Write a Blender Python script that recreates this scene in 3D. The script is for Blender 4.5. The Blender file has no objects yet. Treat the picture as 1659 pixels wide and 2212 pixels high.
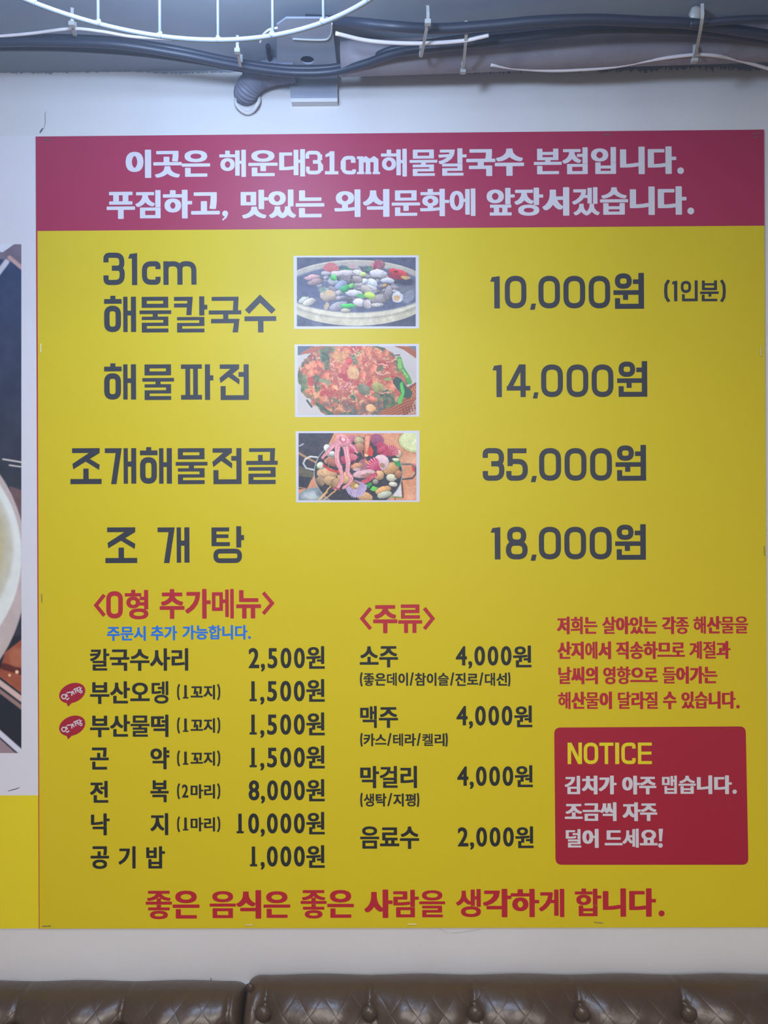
import bpy, math, random
import numpy as np
from mathutils import Vector, Matrix
from mathutils.geometry import delaunay_2d_cdt

random.seed(7); np.random.seed(7)
SC = bpy.context.scene
COL = SC.collection
PI = math.pi

# ------------------------------------------------------------------ camera
Z0 = 1.75                                   # height of the menu board's centre
F = 1620.0                                  # focal length in pixels of the 1659 x 2212 frame
CAM = np.array([-0.0189, -1.2970, 0.0298 + Z0])
RX, RY, RZ = -0.001417, 0.007148, -0.005280

def rot_matrix():
    cx, sx, cy, sy, cz, sz = math.cos(RX), math.sin(RX), math.cos(RY), math.sin(RY), math.cos(RZ), math.sin(RZ)
    X = np.array([[1, 0, 0], [0, cx, -sx], [0, sx, cx]])
    Y = np.array([[cy, 0, sy], [0, 1, 0], [-sy, 0, cy]])
    Z = np.array([[cz, -sz, 0], [sz, cz, 0], [0, 0, 1]])
    R = Z @ X @ Y                           # acts on (right, down, forward)
    B = np.array([[1, 0, 0], [0, 0, -1], [0, 1, 0]], float)   # world (x,y,z) -> (right, down, forward)
    return R @ B
RM = rot_matrix()
cam_data = bpy.data.cameras.new('camera')
cam = bpy.data.objects.new('camera', cam_data); COL.objects.link(cam)
cam_data.sensor_fit = 'VERTICAL'; cam_data.sensor_height = 36.0
cam_data.lens = F / 2212.0 * 36.0
cam_data.clip_start = 0.01
m3 = np.array([RM[0], -RM[1], -RM[2]]).T
mw = Matrix.Identity(4)
for i in range(3):
    for j in range(3):
        mw[i][j] = m3[i][j]
    mw[i][3] = CAM[i]
cam.matrix_world = mw
SC.camera = cam

def ray(px, py):
    return RM.T @ np.array([(px - 829.5) / F, (py - 1106.0) / F, 1.0])
def W(px, py, Y=0.0):                        # a measured point on the plane y = Y
    d = ray(px, py); t = (Y - CAM[1]) / d[1]
    return CAM + d * t
def H(px, py, z):                            # a measured point on the plane at height z
    d = ray(px, py); t = (z - CAM[2]) / d[2]
    return CAM + d * t

# ------------------------------------------------------------------ world and light
world = bpy.data.worlds.new('room_light'); SC.world = world; world.use_nodes = True
bg = world.node_tree.nodes['Background']
bg.inputs[0].default_value = (0.62, 0.60, 0.62, 1); bg.inputs[1].default_value = 0.05
# thin haze added to the room air for a bluish veil from the cage lamp
vs_ = world.node_tree.nodes.new('ShaderNodeVolumeScatter'); vs_.inputs['Density'].default_value = 0.028
vs_.inputs['Color'].default_value = (0.78, 0.87, 1.0, 1); vs_.inputs['Anisotropy'].default_value = 0.25
world.node_tree.links.new(vs_.outputs[0], world.node_tree.nodes['World Output'].inputs['Volume'])
SC.view_settings.view_transform = 'Standard'; SC.view_settings.look = 'None'
SC.view_settings.exposure = 0.74; SC.view_settings.gamma = 1.0
SC.view_settings.use_curve_mapping = False
SC.cycles.max_bounces = 5; SC.cycles.diffuse_bounces = 3; SC.cycles.glossy_bounces = 2; SC.cycles.volume_bounces = 0
def light(name, kind, loc, power, color, size, target=None, size_y=None):
    d = bpy.data.lights.new(name, kind); d.energy = power; d.color = color
    if kind == 'AREA':
        d.size = size
        if size_y: d.shape = 'RECTANGLE'; d.size_y = size_y
    else: d.shadow_soft_size = size
    o = bpy.data.objects.new(name, d); COL.objects.link(o); o.location = loc
    if target is not None:
        o.rotation_euler = (Vector(target) - Vector(loc)).to_track_quat('-Z', 'Y').to_euler()
    return o
LAMP = Vector((-0.25, -0.776, Z0 + 0.62))
light('cage_lamp_light', 'POINT', LAMP, 19.0, (0.50, 0.66, 0.98), 0.055)
light('added_glow_light', 'POINT', (-0.245, -0.345, Z0 + 0.722), 1.3, (0.45, 0.65, 1.0), 0.02)  # added weak lamp out of view, brightens the ceiling and the haze
light('ceiling_panel_light', 'AREA', (-0.25, -2.1, Z0 + 0.76), 24.0, (1.0, 0.93, 0.88), 0.7, (-0.25, -2.1, 0), 0.5)
light('added_fill_light_far', 'AREA', (0.5, -3.0, Z0 + 0.76), 27.0, (1.0, 0.93, 0.87), 1.2, (0.5, -3.0, 0), 0.4)  # second panel added to raise the ambient light

CEIL = Z0 + 0.800                            # ceiling height
WALL = 0.003                                 # face of the back wall

# ------------------------------------------------------------------ materials
def lin(c):
    return tuple(((v / 255) / 12.92 if v / 255 <= 0.04045 else ((v / 255 + 0.055) / 1.055) ** 2.4) for v in c)
def mat(name, rgb, rough=0.5, spec=0.5, metal=0.0, bump=None, var=None, coat=0, emit=None):
    """rgb in 0-255; bump=(scale, strength, distance); var=(scale, rgb2, amount)"""
    m = bpy.data.materials.new(name); m.use_nodes = True
    nt = m.node_tree; b = nt.nodes['Principled BSDF']
    b.inputs['Base Color'].default_value = (*lin(rgb), 1)
    b.inputs['Roughness'].default_value = rough
    b.inputs['Specular IOR Level'].default_value = spec
    b.inputs['Metallic'].default_value = metal
    if coat: b.inputs['Coat Weight'].default_value = coat; b.inputs['Coat Roughness'].default_value = 0.2
    tc = nt.nodes.new('ShaderNodeTexCoord')
    if var:
        n = nt.nodes.new('ShaderNodeTexNoise'); n.inputs['Scale'].default_value = var[0]; n.inputs['Detail'].default_value = 5
        nt.links.new(tc.outputs['Object'], n.inputs['Vector'])
        r = nt.nodes.new('ShaderNodeValToRGB'); r.color_ramp.elements[0].position = 0.42; r.color_ramp.elements[1].position = 0.68
        mx = nt.nodes.new('ShaderNodeMix'); mx.data_type = 'RGBA'
        mx.inputs['A'].default_value = (*lin(rgb), 1); mx.inputs['B'].default_value = (*lin(var[1]), 1)
        mm = nt.nodes.new('ShaderNodeMath'); mm.operation = 'MULTIPLY'; mm.inputs[1].default_value = var[2]
        nt.links.new(n.outputs['Fac'], r.inputs[0]); nt.links.new(r.outputs[0], mm.inputs[0])
        nt.links.new(mm.outputs[0], mx.inputs['Factor']); nt.links.new(mx.outputs['Result'], b.inputs['Base Color'])
    if bump:
        n = nt.nodes.new('ShaderNodeTexNoise'); n.inputs['Scale'].default_value = bump[0]; n.inputs['Detail'].default_value = 4
        nt.links.new(tc.outputs['Object'], n.inputs['Vector'])
        bp = nt.nodes.new('ShaderNodeBump'); bp.inputs['Strength'].default_value = bump[1]; bp.inputs['Distance'].default_value = bump[2]
        nt.links.new(n.outputs['Fac'], bp.inputs['Height']); nt.links.new(bp.outputs['Normal'], b.inputs['Normal'])
    if emit:
        b.inputs['Emission Color'].default_value = (*emit[0], 1); b.inputs['Emission Strength'].default_value = emit[1]
    return m

PR = 0.48                                    # roughness of the printed vinyl
M = {
 'yellow': mat('yellow_vinyl', (208, 185, 0), PR, 0.36, bump=(3, 0.25, 0.004)),
 'yellow_band': mat('yellow_banner_print', (222, 203, 4), PR, 0.5),
 'wine': mat('wine_red_vinyl', (160, 22, 66), PR, 0.6, bump=(3, 0.25, 0.004)),
 'crimson': mat('crimson_vinyl', (160, 14, 40), PR, 0.4, bump=(3, 0.25, 0.004)),
 'red_ink': mat('red_ink', (176, 18, 34), PR, 0.5),
 'dark_ink': mat('dark_ink', (30, 32, 28), PR, 0.4),
 'navy_ink': mat('charcoal_ink', (42, 46, 52), PR, 0.45),
 'blue_ink': mat('blue_ink', (10, 112, 200), PR, 0.5),
 'white_ink': mat('white_ink', (206, 202, 204), PR, 0.5),
 'banner_white': mat('white_banner_vinyl', (214, 211, 214), PR, 0.5),
 'wall': mat('painted_white_plaster', (210, 208, 206), 0.6, 0.35, bump=(28, 0.35, 0.002), var=(2.2, (194, 190, 187), 0.45)),
 'trim': mat('painted_white_board', (188, 191, 194), 0.5, 0.4, bump=(40, 0.3, 0.001), var=(6, (180, 178, 180), 0.4)),
 'ceiling': mat('grey_ceiling_paint', (134, 142, 152), 0.5, 0.5, bump=(14, 0.4, 0.003), var=(5, (118, 126, 138), 0.5)),
 'pipe': mat('grey_painted_pipe', (132, 126, 130), 0.5, 0.4, bump=(30, 0.4, 0.002), var=(18, (104, 98, 108), 0.6)),
 'duct': mat('grey_painted_conduit', (116, 120, 136), 0.55, 0.4),
 'bracket': mat('grey_painted_steel', (146, 152, 164), 0.5, 0.4, var=(12, (130, 136, 148), 0.5)),
 'black_cable': mat('black_cable_sheath', (40, 46, 60), 0.45, 0.5),
 'white_cable': mat('white_cable_sheath', (215, 208, 208), 0.4, 0.5),
 'tie': mat('clear_nylon', (168, 170, 166), 0.35, 0.5),
 'wire': mat('white_coated_wire', (132, 140, 156), 0.32, 0.6, metal=0.4),
 'steel': mat('staple_steel', (150, 146, 130), 0.35, 0.5, metal=0.8),
 'dark': mat('dark_crack', (96, 92, 96), 0.8, 0.1),
 'faint': mat('faint_crack', (176, 174, 176), 0.8, 0.1),
 'hole': mat('black_gap', (40, 44, 54), 0.9, 0.0),
 'lamp': mat('lamp_glow', (255, 255, 255), 0.4, emit=((0.75, 0.86, 1.0), 14.0)),
 'floor': mat('brown_floor_tile', (96, 84, 74), 0.35, 0.5, var=(5, (78, 68, 60), 0.6)),
 'base': mat('black_sofa_base', (30, 26, 24), 0.6),
}
def leather():
    m = bpy.data.materials.new('brown_leather'); m.use_nodes = True
    nt = m.node_tree; b = nt.nodes['Principled BSDF']; L = nt.links.new
    b.inputs['Roughness'].default_value = 0.36; b.inputs['Specular IOR Level'].default_value = 0.5
    tc = nt.nodes.new('ShaderNodeTexCoord')
    # embossed diamond quilting: two crossed sets of thin grooves
    hs = []
    for a in (0.80, -0.80):
        mp = nt.nodes.new('ShaderNodeMapping'); mp.inputs['Rotation'].default_value = (0, a, 0)
        L(tc.outputs['Object'], mp.inputs['Vector'])
        sp = nt.nodes.new('ShaderNodeSeparateXYZ'); L(mp.outputs[0], sp.inputs[0])
        mu = nt.nodes.new('ShaderNodeMath'); mu.operation = 'MULTIPLY'; mu.inputs[1].default_value = PI / 0.030
        L(sp.outputs['X'], mu.inputs[0])
        sn = nt.nodes.new('ShaderNodeMath'); sn.operation = 'SINE'; L(mu.outputs[0], sn.inputs[0])
        ab = nt.nodes.new('ShaderNodeMath'); ab.operation = 'ABSOLUTE'; L(sn.outputs[0], ab.inputs[0])
        pw = nt.nodes.new('ShaderNodeMath'); pw.operation = 'POWER'; pw.inputs[1].default_value = 0.35; L(ab.outputs[0], pw.inputs[0])
        hs.append(pw)
    ml = nt.nodes.new('ShaderNodeMath'); ml.operation = 'MULTIPLY'
    L(hs[0].outputs[0], ml.inputs[0]); L(hs[1].outputs[0], ml.inputs[1])
    n = nt.nodes.new('ShaderNodeTexNoise'); n.inputs['Scale'].default_value = 45; n.inputs['Detail'].default_value = 5
    L(tc.outputs['Object'], n.inputs['Vector'])
    ma = nt.nodes.new('ShaderNodeMath'); ma.operation = 'MULTIPLY_ADD'; ma.inputs[1].default_value = 1.6
    L(n.outputs['Fac'], ma.inputs[0]); L(ml.outputs[0], ma.inputs[2])
    bp = nt.nodes.new('ShaderNodeBump'); bp.inputs['Strength'].default_value = 0.45; bp.inputs['Distance'].default_value = 0.0016
    L(ma.outputs[0], bp.inputs['Height']); L(bp.outputs['Normal'], b.inputs['Normal'])
    n2 = nt.nodes.new('ShaderNodeTexNoise'); n2.inputs['Scale'].default_value = 9; L(tc.outputs['Object'], n2.inputs['Vector'])
    mx = nt.nodes.new('ShaderNodeMix'); mx.data_type = 'RGBA'
    mx.inputs['A'].default_value = (*lin((76, 58, 42)), 1); mx.inputs['B'].default_value = (*lin((60, 46, 34)), 1)
    L(n2.outputs['Fac'], mx.inputs['Factor']); L(mx.outputs['Result'], b.inputs['Base Color'])
    return m
M['leather'] = leather()
def print_mat():
    m = bpy.data.materials.new('photo_print'); m.use_nodes = True
    nt = m.node_tree; b = nt.nodes['Principled BSDF']
    b.inputs['Roughness'].default_value = PR
    a = nt.nodes.new('ShaderNodeAttribute'); a.attribute_name = 'Col'
    nt.links.new(a.outputs['Color'], b.inputs['Base Color'])
    return m
M['print'] = print_mat()

# ------------------------------------------------------------------ object helpers
def obj(name, verts, faces, m, parent=None, smooth=False):
    me = bpy.data.meshes.new(name)
    me.from_pydata([tuple(map(float, v)) for v in verts], [], [tuple(f) for f in faces]); me.update()
    if smooth: me.polygons.foreach_set('use_smooth', [True] * len(me.polygons))
    if m: me.materials.append(m)
    o = bpy.data.objects.new(name, me); COL.objects.link(o)
    if parent is not None:
        o.parent = parent
        o.matrix_parent_inverse = Matrix.Translation(-world_loc(parent))
    return o
def world_loc(o):
    v = Vector((0, 0, 0))
    if o.type == 'EMPTY': v = Vector(o['origin'])
    return v
def thing(name, label, cat, loc, group=None):
    o = bpy.data.objects.new(name, None); COL.objects.link(o); o.location = loc
    o['origin'] = list(map(float, loc)); o.empty_display_size = 0.05
    o['label'] = label; o['category'] = cat
    if group: o['group'] = group
    return o
def tag(o, label, cat, group=None):
    o['label'] = label; o['category'] = cat
    if group: o['group'] = group
    return o
def struct(o, label=None, cat=None):
    o['kind'] = 'structure'
    if label: o['label'] = label
    if cat: o['category'] = cat
    return o
def box_data(x0, x1, y0, y1, z0, z1):
    v = [(x0, y0, z0), (x1, y0, z0), (x1, y1, z0), (x0, y1, z0), (x0, y0, z1), (x1, y0, z1), (x1, y1, z1), (x0, y1, z1)]
    f = [(0, 3, 2, 1), (4, 5, 6, 7), (0, 1, 5, 4), (1, 2, 6, 5), (2, 3, 7, 6), (3, 0, 4, 7)]
    return v, f
def prism(quad, y0, y1):
    """polygon of (x,z) world points, clockwise or not, extruded in y"""
    n = len(quad)
    v = [(p[0], y0, p[1]) for p in quad] + [(p[0], y1, p[1]) for p in quad]
    f = [tuple(range(n)), tuple(range(2 * n - 1, n - 1, -1))] + [(i, i + n, (i + 1) % n + n, (i + 1) % n) for i in range(n)]
    return v, f
def catmull(P, n=10):
    P = [np.array(p, float) for p in P]
    Q = [2 * P[0] - P[1]] + P + [2 * P[-1] - P[-2]]
    out = []
    for i in range(1, len(Q) - 2):
        for k in range(n):
            t = k / n
            out.append(0.5 * ((2 * Q[i]) + (-Q[i - 1] + Q[i + 1]) * t + (2 * Q[i - 1] - 5 * Q[i] + 4 * Q[i + 1] - Q[i + 2]) * t * t
                              + (-Q[i - 1] + 3 * Q[i] - 3 * Q[i + 1] + Q[i + 2]) * t ** 3))
    out.append(Q[-2]); return out
def tube_data(path, r, seg=10, closed=False, rf=None):
    path = [np.array(p, float) for p in path]; n = len(path)
    V = []; Fc = []; up = np.array([0.03, 0.05, 1.0])
    for i in range(n):
        a = path[(i - 1) % n] if (closed or i > 0) else path[0]
        b = path[(i + 1) % n] if (closed or i < n - 1) else path[-1]
        t = b - a; t /= np.linalg.norm(t) + 1e-12
        u0 = up if abs(t @ up) < 0.95 else np.array([1.0, 0, 0])
        s = np.cross(t, u0); s /= np.linalg.norm(s); w = np.cross(s, t)
        rr = r * (rf(i / (n - 1)) if rf else 1)
        for k in range(seg):
            an = 2 * PI * k / seg
            V.append(path[i] + rr * (math.cos(an) * s + math.sin(an) * w))
    m = n if closed else n - 1
    for i in range(m):
        j = (i + 1) % n
        for k in range(seg):
            l = (k + 1) % seg
            Fc.append((i * seg + k, i * seg + l, j * seg + l, j * seg + k))
    if not closed:
        Fc.append(tuple(range(seg - 1, -1, -1))); Fc.append(tuple((n - 1) * seg + k for k in range(seg)))
    return V, Fc
def join(*parts):
    V = []; Fc = []
    for v, f in parts:
        o = len(V); V += list(v); Fc += [tuple(i + o for i in q) for q in f]
    return V, Fc

# ------------------------------------------------------------------ room shell
XL, XR, YF = -2.6, 2.6, -3.6
struct(obj('wall_back', *box_data(XL, XR, WALL, WALL + 0.15, 0, CEIL), M['wall']), 'white painted plaster wall behind the menu board', 'wall')
struct(obj('floor', *box_data(XL, XR, YF, WALL + 0.15, -0.1, 0), M['floor']), 'brown floor under the sofas', 'floor')
struct(obj('ceiling', *box_data(XL, XR, YF, WALL + 0.15, CEIL, CEIL + 0.1), M['ceiling']), 'dark grey painted ceiling above the menu board', 'ceiling')
struct(obj('wall_left', *box_data(XL - .1, XL, YF, WALL, 0, CEIL), M['wall']), 'white painted side wall on the left, outside the photo', 'wall')
struct(obj('wall_right', *box_data(XR, XR + .1, YF, WALL, 0, CEIL), M['wall']), 'white painted side wall on the right, outside the photo', 'wall')
struct(obj('wall_front', *box_data(XL, XR, YF - .1, YF, 0, CEIL), M['wall']), 'white painted wall behind the camera', 'wall')
for lx, ly, hx, hy in ((-0.25, -2.1, .37, .27), (0.5, -3.0, .62, .22)):
    q_ = thing('ceiling_panel', 'flat white ceiling light panel ' + ('nearer the menu board' if ly > -2.5 else 'added for fill light, farther from the menu board'), 'ceiling light', (lx, ly, CEIL))
    obj('frame', *box_data(lx - hx, lx + hx, ly - hy, ly + hy, CEIL - .02, CEIL), M['trim'], q_)
wall = bpy.data.objects['wall_back']
# skirting-like board just above the sofas
zt = W(300, 2120, WALL)[2]
struct(obj('trim_1', *box_data(XL, XR, WALL - 0.009, WALL, zt - 0.5, zt), M['trim']), 'thin white painted board on the wall just above the sofas', 'trim')

# ragged lower edge of the grey paint along the wall top
def ragged():
    V = []; Fc = []; n = 620
    for i in range(n + 1):
        px = -60 + i * 1800 / n
        a = 3.5 if px < 1040 else 10.0
        e = 157 + random.uniform(-1, 1) * a * (0.45 if random.random() < 0.7 else 1.0) + 2 * math.sin(px * 0.02)
        if px > 1040: e -= 3 + (px - 1040) * 0.008
        p = W(px, e, WALL); V.append((p[0], WALL - 0.0012, p[2])); V.append((p[0], WALL - 0.0012, CEIL + 0.001))
    for i in range(n): Fc.append((2 * i, 2 * i + 2, 2 * i + 3, 2 * i + 1))
    return V, Fc
o = obj('paint_edge', *ragged(), M['ceiling'], wall); o['label'] = 'ragged grey paint edge along the top of the wall'
# hairline cracks and scuffs
def crack(pts, w, Y=None, m='dark', parent=wall):
    Y = WALL - 0.0006 if Y is None else Y
    P = [W(x, y, Y) for x, y in pts]
    V = []; Fc = []
    for i, p in enumerate(P):
        a = P[max(0, i - 1)]; b = P[min(len(P) - 1, i + 1)]
        t = (b - a); t = t / np.linalg.norm(t); nn = np.array([-t[2], 0, t[0]])
        ww = w * 0.00039 * (0.35 + 0.65 * math.sin(PI * (i + 0.5) / len(P)))
        V += [p + nn * ww, p - nn * ww]
    for i in range(len(P) - 1): Fc.append((2 * i, 2 * i + 1, 2 * i + 3, 2 * i + 2))
    return obj('crack', V, Fc, M[m], parent)
crack([(86, 287), (89, 282), (93, 277)], 4)
crack([(95, 278), (98, 262), (97, 246), (100, 240)], 1.2)
crack([(445, 2128), (452, 2122), (456, 2116), (455, 2112)], 2, WALL - 0.0096)
crack([(255, 2128), (270, 2137), (283, 2146)], 1.6, WALL - 0.0096)
crack([(200, 2145), (208, 2132), (213, 2124)], 1.4, WALL - 0.0096)
crack([(160, 2133), (185, 2138), (203, 2140)], 1.2, WALL - 0.0096)
crack([(945, 2004), (960, 2012), (968, 2018)], 1.2, None, 'faint')
crack([(975, 2016), (1010, 2012), (1040, 2007)], 1.0, None, 'faint')

# ------------------------------------------------------------------ 2-D lettering engine
def hull(pts):
    pts = sorted(set(pts))
    def half(ps):
        h = []
        for p in ps:
            while len(h) >= 2 and (h[-1][0] - h[-2][0]) * (p[1] - h[-2][1]) - (h[-1][1] - h[-2][1]) * (p[0] - h[-2][0]) <= 1e-14: h.pop()
            h.append(p)
        return h
    a = half(pts); b = half(pts[::-1])
    return a[:-1] + b[:-1]
def union(polys):
    """union of simple polygons -> (verts, tris)"""
    V = []; Fc = []; good = []
    for p in polys:
        A = sum(p[i][0] * p[(i + 1) % len(p)][1] - p[(i + 1) % len(p)][0] * p[i][1] for i in range(len(p)))
        if abs(A) < 1e-9: continue
        p = [tuple(map(float, q)) for q in p]
        if A < 0: p = p[::-1]
        good.append(p); Fc.append(list(range(len(V), len(V) + len(p)))); V += [Vector(q) for q in p]
    r = delaunay_2d_cdt(V, [], Fc, 0, 1e-6, False)
    vs, fs = r[0], r[2]
    VA = np.array([(v[0], v[1]) for v in vs]); FA = np.array([f[:3] for f in fs if len(f) == 3])
    C = VA[FA].mean(1); keep = np.zeros(len(C), bool)
    for p in good:                           # a triangle stays when its middle lies in any input polygon
        ins = np.zeros(len(C), bool); n = len(p)
        for i in range(n):
            (x0, y0), (x1, y1) = p[i], p[(i + 1) % n]
            if y0 == y1: continue
            ins ^= ((y0 > C[:, 1]) != (y1 > C[:, 1])) & (C[:, 0] < (x1 - x0) * (C[:, 1] - y0) / (y1 - y0) + x0)
        keep |= ins
    return [tuple(v) for v in VA.tolist()], [tuple(f) for f in FA[keep].tolist()]
# glyph outlines come from Blender's own built-in typeface
_fc = bpy.data.curves.new('glyph', 'FONT'); _fc.dimensions = '2D'; _fc.fill_mode = 'FRONT'; _fc.resolution_u = 4; _fc.size = 1
_fo = bpy.data.objects.new('glyph', _fc); COL.objects.link(_fo)
_raw = {}
ALL = ',0123456789가각걸게겠계고곤곳공과국금기김꼬낙날뉴는능니다달대덜데뎅드들떡라람로료류리마막맛맥맵메문물므밥복본부사산살생서선세소송수스슬습시식씨씩아앞약어에영오외요운원으은을음의이입있자장저전절점조종좋주지직진질짐참추치카칼켈탁테평푸하합해향형화희'
def read_glyphs(chars):
    """one line of text per letter, evaluated once and cut apart again"""
    _fc.space_line = 3.0; _fc.body = '\n'.join(chars)
    bpy.context.view_layer.update()
    dg = bpy.context.evaluated_depsgraph_get(); ev = _fo.evaluated_get(dg); me = ev.to_mesh()
    co = [(v.co.x, v.co.y) for v in me.vertices]; ts = [tuple(p.vertices) for p in me.polygons]
    ev.to_mesh_clear()
    got = {i: ([], [], {}) for i in range(len(chars))}
    for t in ts:
        i = int(round((-co[t[0]][1] + 0.36) / 3.0)); V, T_, mp = got[i]
        for k in t:
            if k not in mp: mp[k] = len(V); V.append((co[k][0], co[k][1] + 3.0 * i))
        T_.append(tuple(mp[k] for k in t))
    for i, c in enumerate(chars): _raw[c] = got[i][:2]
def raw_glyph(ch):
    if ch not in _raw: read_glyphs([c for c in ALL if c not in _raw] if ch in ALL else [ch])
    return _raw[ch]
_cache = {}
STY = {  # pen half-width in x and y (em), density limit
 'head': (0.060, 0.026, 5.2), 'red': (0.066, 0.022, 5.2), 'slogan': (0.056, 0.026, 5.2), 'bold': (0.036, 0.022, 6.4), 'title': (0.040, 0.028, 6.0),
 'small': (0.036, 0.024, 6.5), 'digit': (0.030, 0.018, 9), 'digit_light': (0.02, 0.012, 9), 'blue': (0.040, 0.028, 6.0)}
def glyph(ch, style):
    k = (ch, style)
    if k in _cache: return _cache[k]
    V, T = raw_glyph(ch)
    px, py, lim = STY[style]
    cnt = {}
    for t in T:
        for i in range(len(t)):
            e = (t[i], t[(i + 1) % len(t)]); s = (min(e), max(e)); cnt[s] = cnt.get(s, 0) + 1
    edges = [e for e, c in cnt.items() if c == 1]
    per = sum(math.dist(V[a], V[b]) for a, b in edges)
    q = min(1.0, lim / max(per, 0.1))
    if '0' <= ch <= '9': q = 1
    px *= q; py *= q
    if is_hangul(ch) and ((ord(ch) - 0xAC00) // 28) % 21 in (1, 3, 5, 7, 10, 15): px *= 0.74   # vowels with two uprights keep their gap
    polys = [[V[i] for i in t] for t in T]
    for a, b in edges:
        (x0, y0), (x1, y1) = V[a], V[b]
        polys.append(hull([(x + sx * px, y + sy * py) for x, y in ((x0, y0), (x1, y1)) for sx, sy in ((1, .6), (.6, 1), (-.6, 1), (-1, .6), (-1, -.6), (-.6, -1), (.6, -1), (1, -.6))]))
    if ch == '1' and style != 'plain':         # the foot of the numeral one
        xs = [v[0] for v in V]; ys = [v[1] for v in V]; x1 = max(xs)
        polys.append([(x1 - 0.21, min(ys) - py), (x1 + 0.12, min(ys) - py), (x1 + 0.12, min(ys) + 0.065), (x1 - 0.21, min(ys) + 0.065)])
    r = union(polys); _cache[k] = r
    return r
def is_hangul(c): return 0xAC00 <= ord(c) <= 0xD7A3
def run(text, style, x0, x1, y0, y1):
    """lay the run out so that its ink fills the measured box; returns wall-plane polygons"""
    pen = 0; items = []
    for c in text:
        if c == ' ': pen += 0.3; continue
        v, t = glyph(c, style)
        xs = [p[0] for p in v]; mn, mx = min(xs), max(xs)
        if is_hangul(c): items.append((c, pen, v, t)); pen += 0.92
        elif c == ',': items.append((c, pen - mn + 0.01, v, t)); pen += (mx - mn) + 0.05
        else:
            adv = 0.62; items.append((c, pen + (adv - (mx - mn)) / 2 - mn, v, t)); pen += adv
    ref = [it for it in items if it[0] != ','] or items
    gx0 = min(min(p[0] + o for p in v) for c, o, v, t in items); gx1 = max(max(p[0] + o for p in v) for c, o, v, t in items)
    gy0 = min(min(p[1] for p in v) for c, o, v, t in ref); gy1 = max(max(p[1] for p in v) for c, o, v, t in ref)
    a = W(x0, (y0 + y1) / 2); b = W(x1, (y0 + y1) / 2); zt_ = W(x0, y0)[2]; zb_ = W(x0, y1)[2]
    V = []; Fc = []
    for c, o, v, t in items:
        n = len(V)
        for p in v:
            V.append((a[0] + (p[0] + o - gx0) / (gx1 - gx0) * (b[0] - a[0]), zb_ + (p[1] - gy0) / (gy1 - gy0) * (zt_ - zb_)))
        Fc += [tuple(i + n for i in q) for q in t]
    return V, Fc
def poly_px(polys, slope=0.0):
    """union of polygons given in measured picture points on the board"""
    v, t = union(polys)
    V = []
    for p in v:
        q = W(p[0], p[1]); V.append((q[0], q[2]))
    return V, t
def dot(cx, cy, r):
    return poly_px([[(cx + r * math.cos(a), cy + r * math.sin(a)) for a in [2 * PI * k / 20 for k in range(20)]]])
def stroke(pts, w, closed=False, cap=False):
    """thick polyline with mitred joins as a list of convex polygons"""
    P = [np.array(p, float) for p in pts]; n = len(P); out = []
    segs = [(i, (i + 1) % n) for i in range(n if closed else n - 1)]
    def nrm(a, b):
        d = b - a; d = d / (np.linalg.norm(d) + 1e-9); return np.array([-d[1], d[0]])
    for i, j in segs:
        k = nrm(P[i], P[j]) * w / 2
        out.append([tuple(P[i] + k), tuple(P[j] + k), tuple(P[j] - k), tuple(P[i] - k)])
    for i in (range(n) if closed else range(1, n - 1)):
        a, b, c = P[(i - 1) % n], P[i], P[(i + 1) % n]
        n1, n2 = nrm(a, b), nrm(b, c); cr = n1[0] * n2[1] - n1[1] * n2[0]
        if abs(cr) < 1e-4: continue
        s = -1 if cr > 0 else 1
        m = n1 + n2; m = m / np.linalg.norm(m); L = w / 2 / max(0.35, m @ n1)
        out.append([tuple(b), tuple(b + s * n1 * w / 2), tuple(b + s * m * L), tuple(b + s * n2 * w / 2)])
    if cap:
        for e in (P[0], P[-1]):
            out.append([(e[0] + w / 2 * math.cos(t), e[1] + w / 2 * math.sin(t)) for t in [2 * PI * k / 12 for k in range(12)]])
    return out
def rounded(pts, r, closed=False, n=6):
    P = [np.array(p, float) for p in pts]; out = []; N = len(P)
    for i in range(N):
        if not closed and i in (0, N - 1): out.append(tuple(P[i])); continue
        a, b, c = P[(i - 1) % N], P[i], P[(i + 1) % N]
        u = a - b; v = c - b; lu = np.linalg.norm(u); lv = np.linalg.norm(v); rr = min(r, lu / 2.01, lv / 2.01)
        s = b + u / lu * rr; e = b + v / lv * rr
        for k in range(n + 1):
            t = k / n; out.append(tuple((1 - t) ** 2 * s + 2 * t * (1 - t) * b + t * t * e))
    return out
def R(x0, y0, x1, y1): return [[(x0, y0), (x1, y0), (x1, y1), (x0, y1)]]
def ring(x0, y0, x1, y1, t, r):
    h = t / 2
    return stroke(rounded([(x0 + h, y0 + h), (x1 - h, y0 + h), (x1 - h, y1 - h), (x0 + h, y1 - h)], r, True), t, True)
def rieul(y, x0=5, x1=80, e=100):
    h = (e - y); a = h * 0.21
    return R(x0, y, x1, y + a) + R(x1 - 14, y, x1, y + h * .59) + R(x0, y + h * .38, x1, y + h * .59) + R(x0, y + h * .38, x0 + 14, e) + R(x0, e - h * .25, x1, e)
HG = {}   # square-built display letters in a cell 100 high, (width, polygons)
HG['해'] = (87, R(17, 0, 31, 12) + R(0, 9, 48, 22) + ring(0, 27, 46, 99, 15, 20) + R(52, 3, 64, 99) + R(73, 3, 87, 99) + R(60, 41, 76, 54))
HG['물'] = (87, ring(6, 3, 79, 33, 11, 0.1) + R(6, 3, 20, 33) + R(65, 3, 79, 33) + R(0, 40, 87, 50) + R(36, 48, 50, 60) + rieul(57, 6, 79))
HG['칼'] = (90, [[(0, 3), (51, 3), (47, 53), (33, 53), (36, 14), (0, 14)]] + R(0, 21, 42, 32) + R(68, 2, 82, 54) + R(80, 25, 90, 38) + rieul(58, 8, 82))
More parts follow.
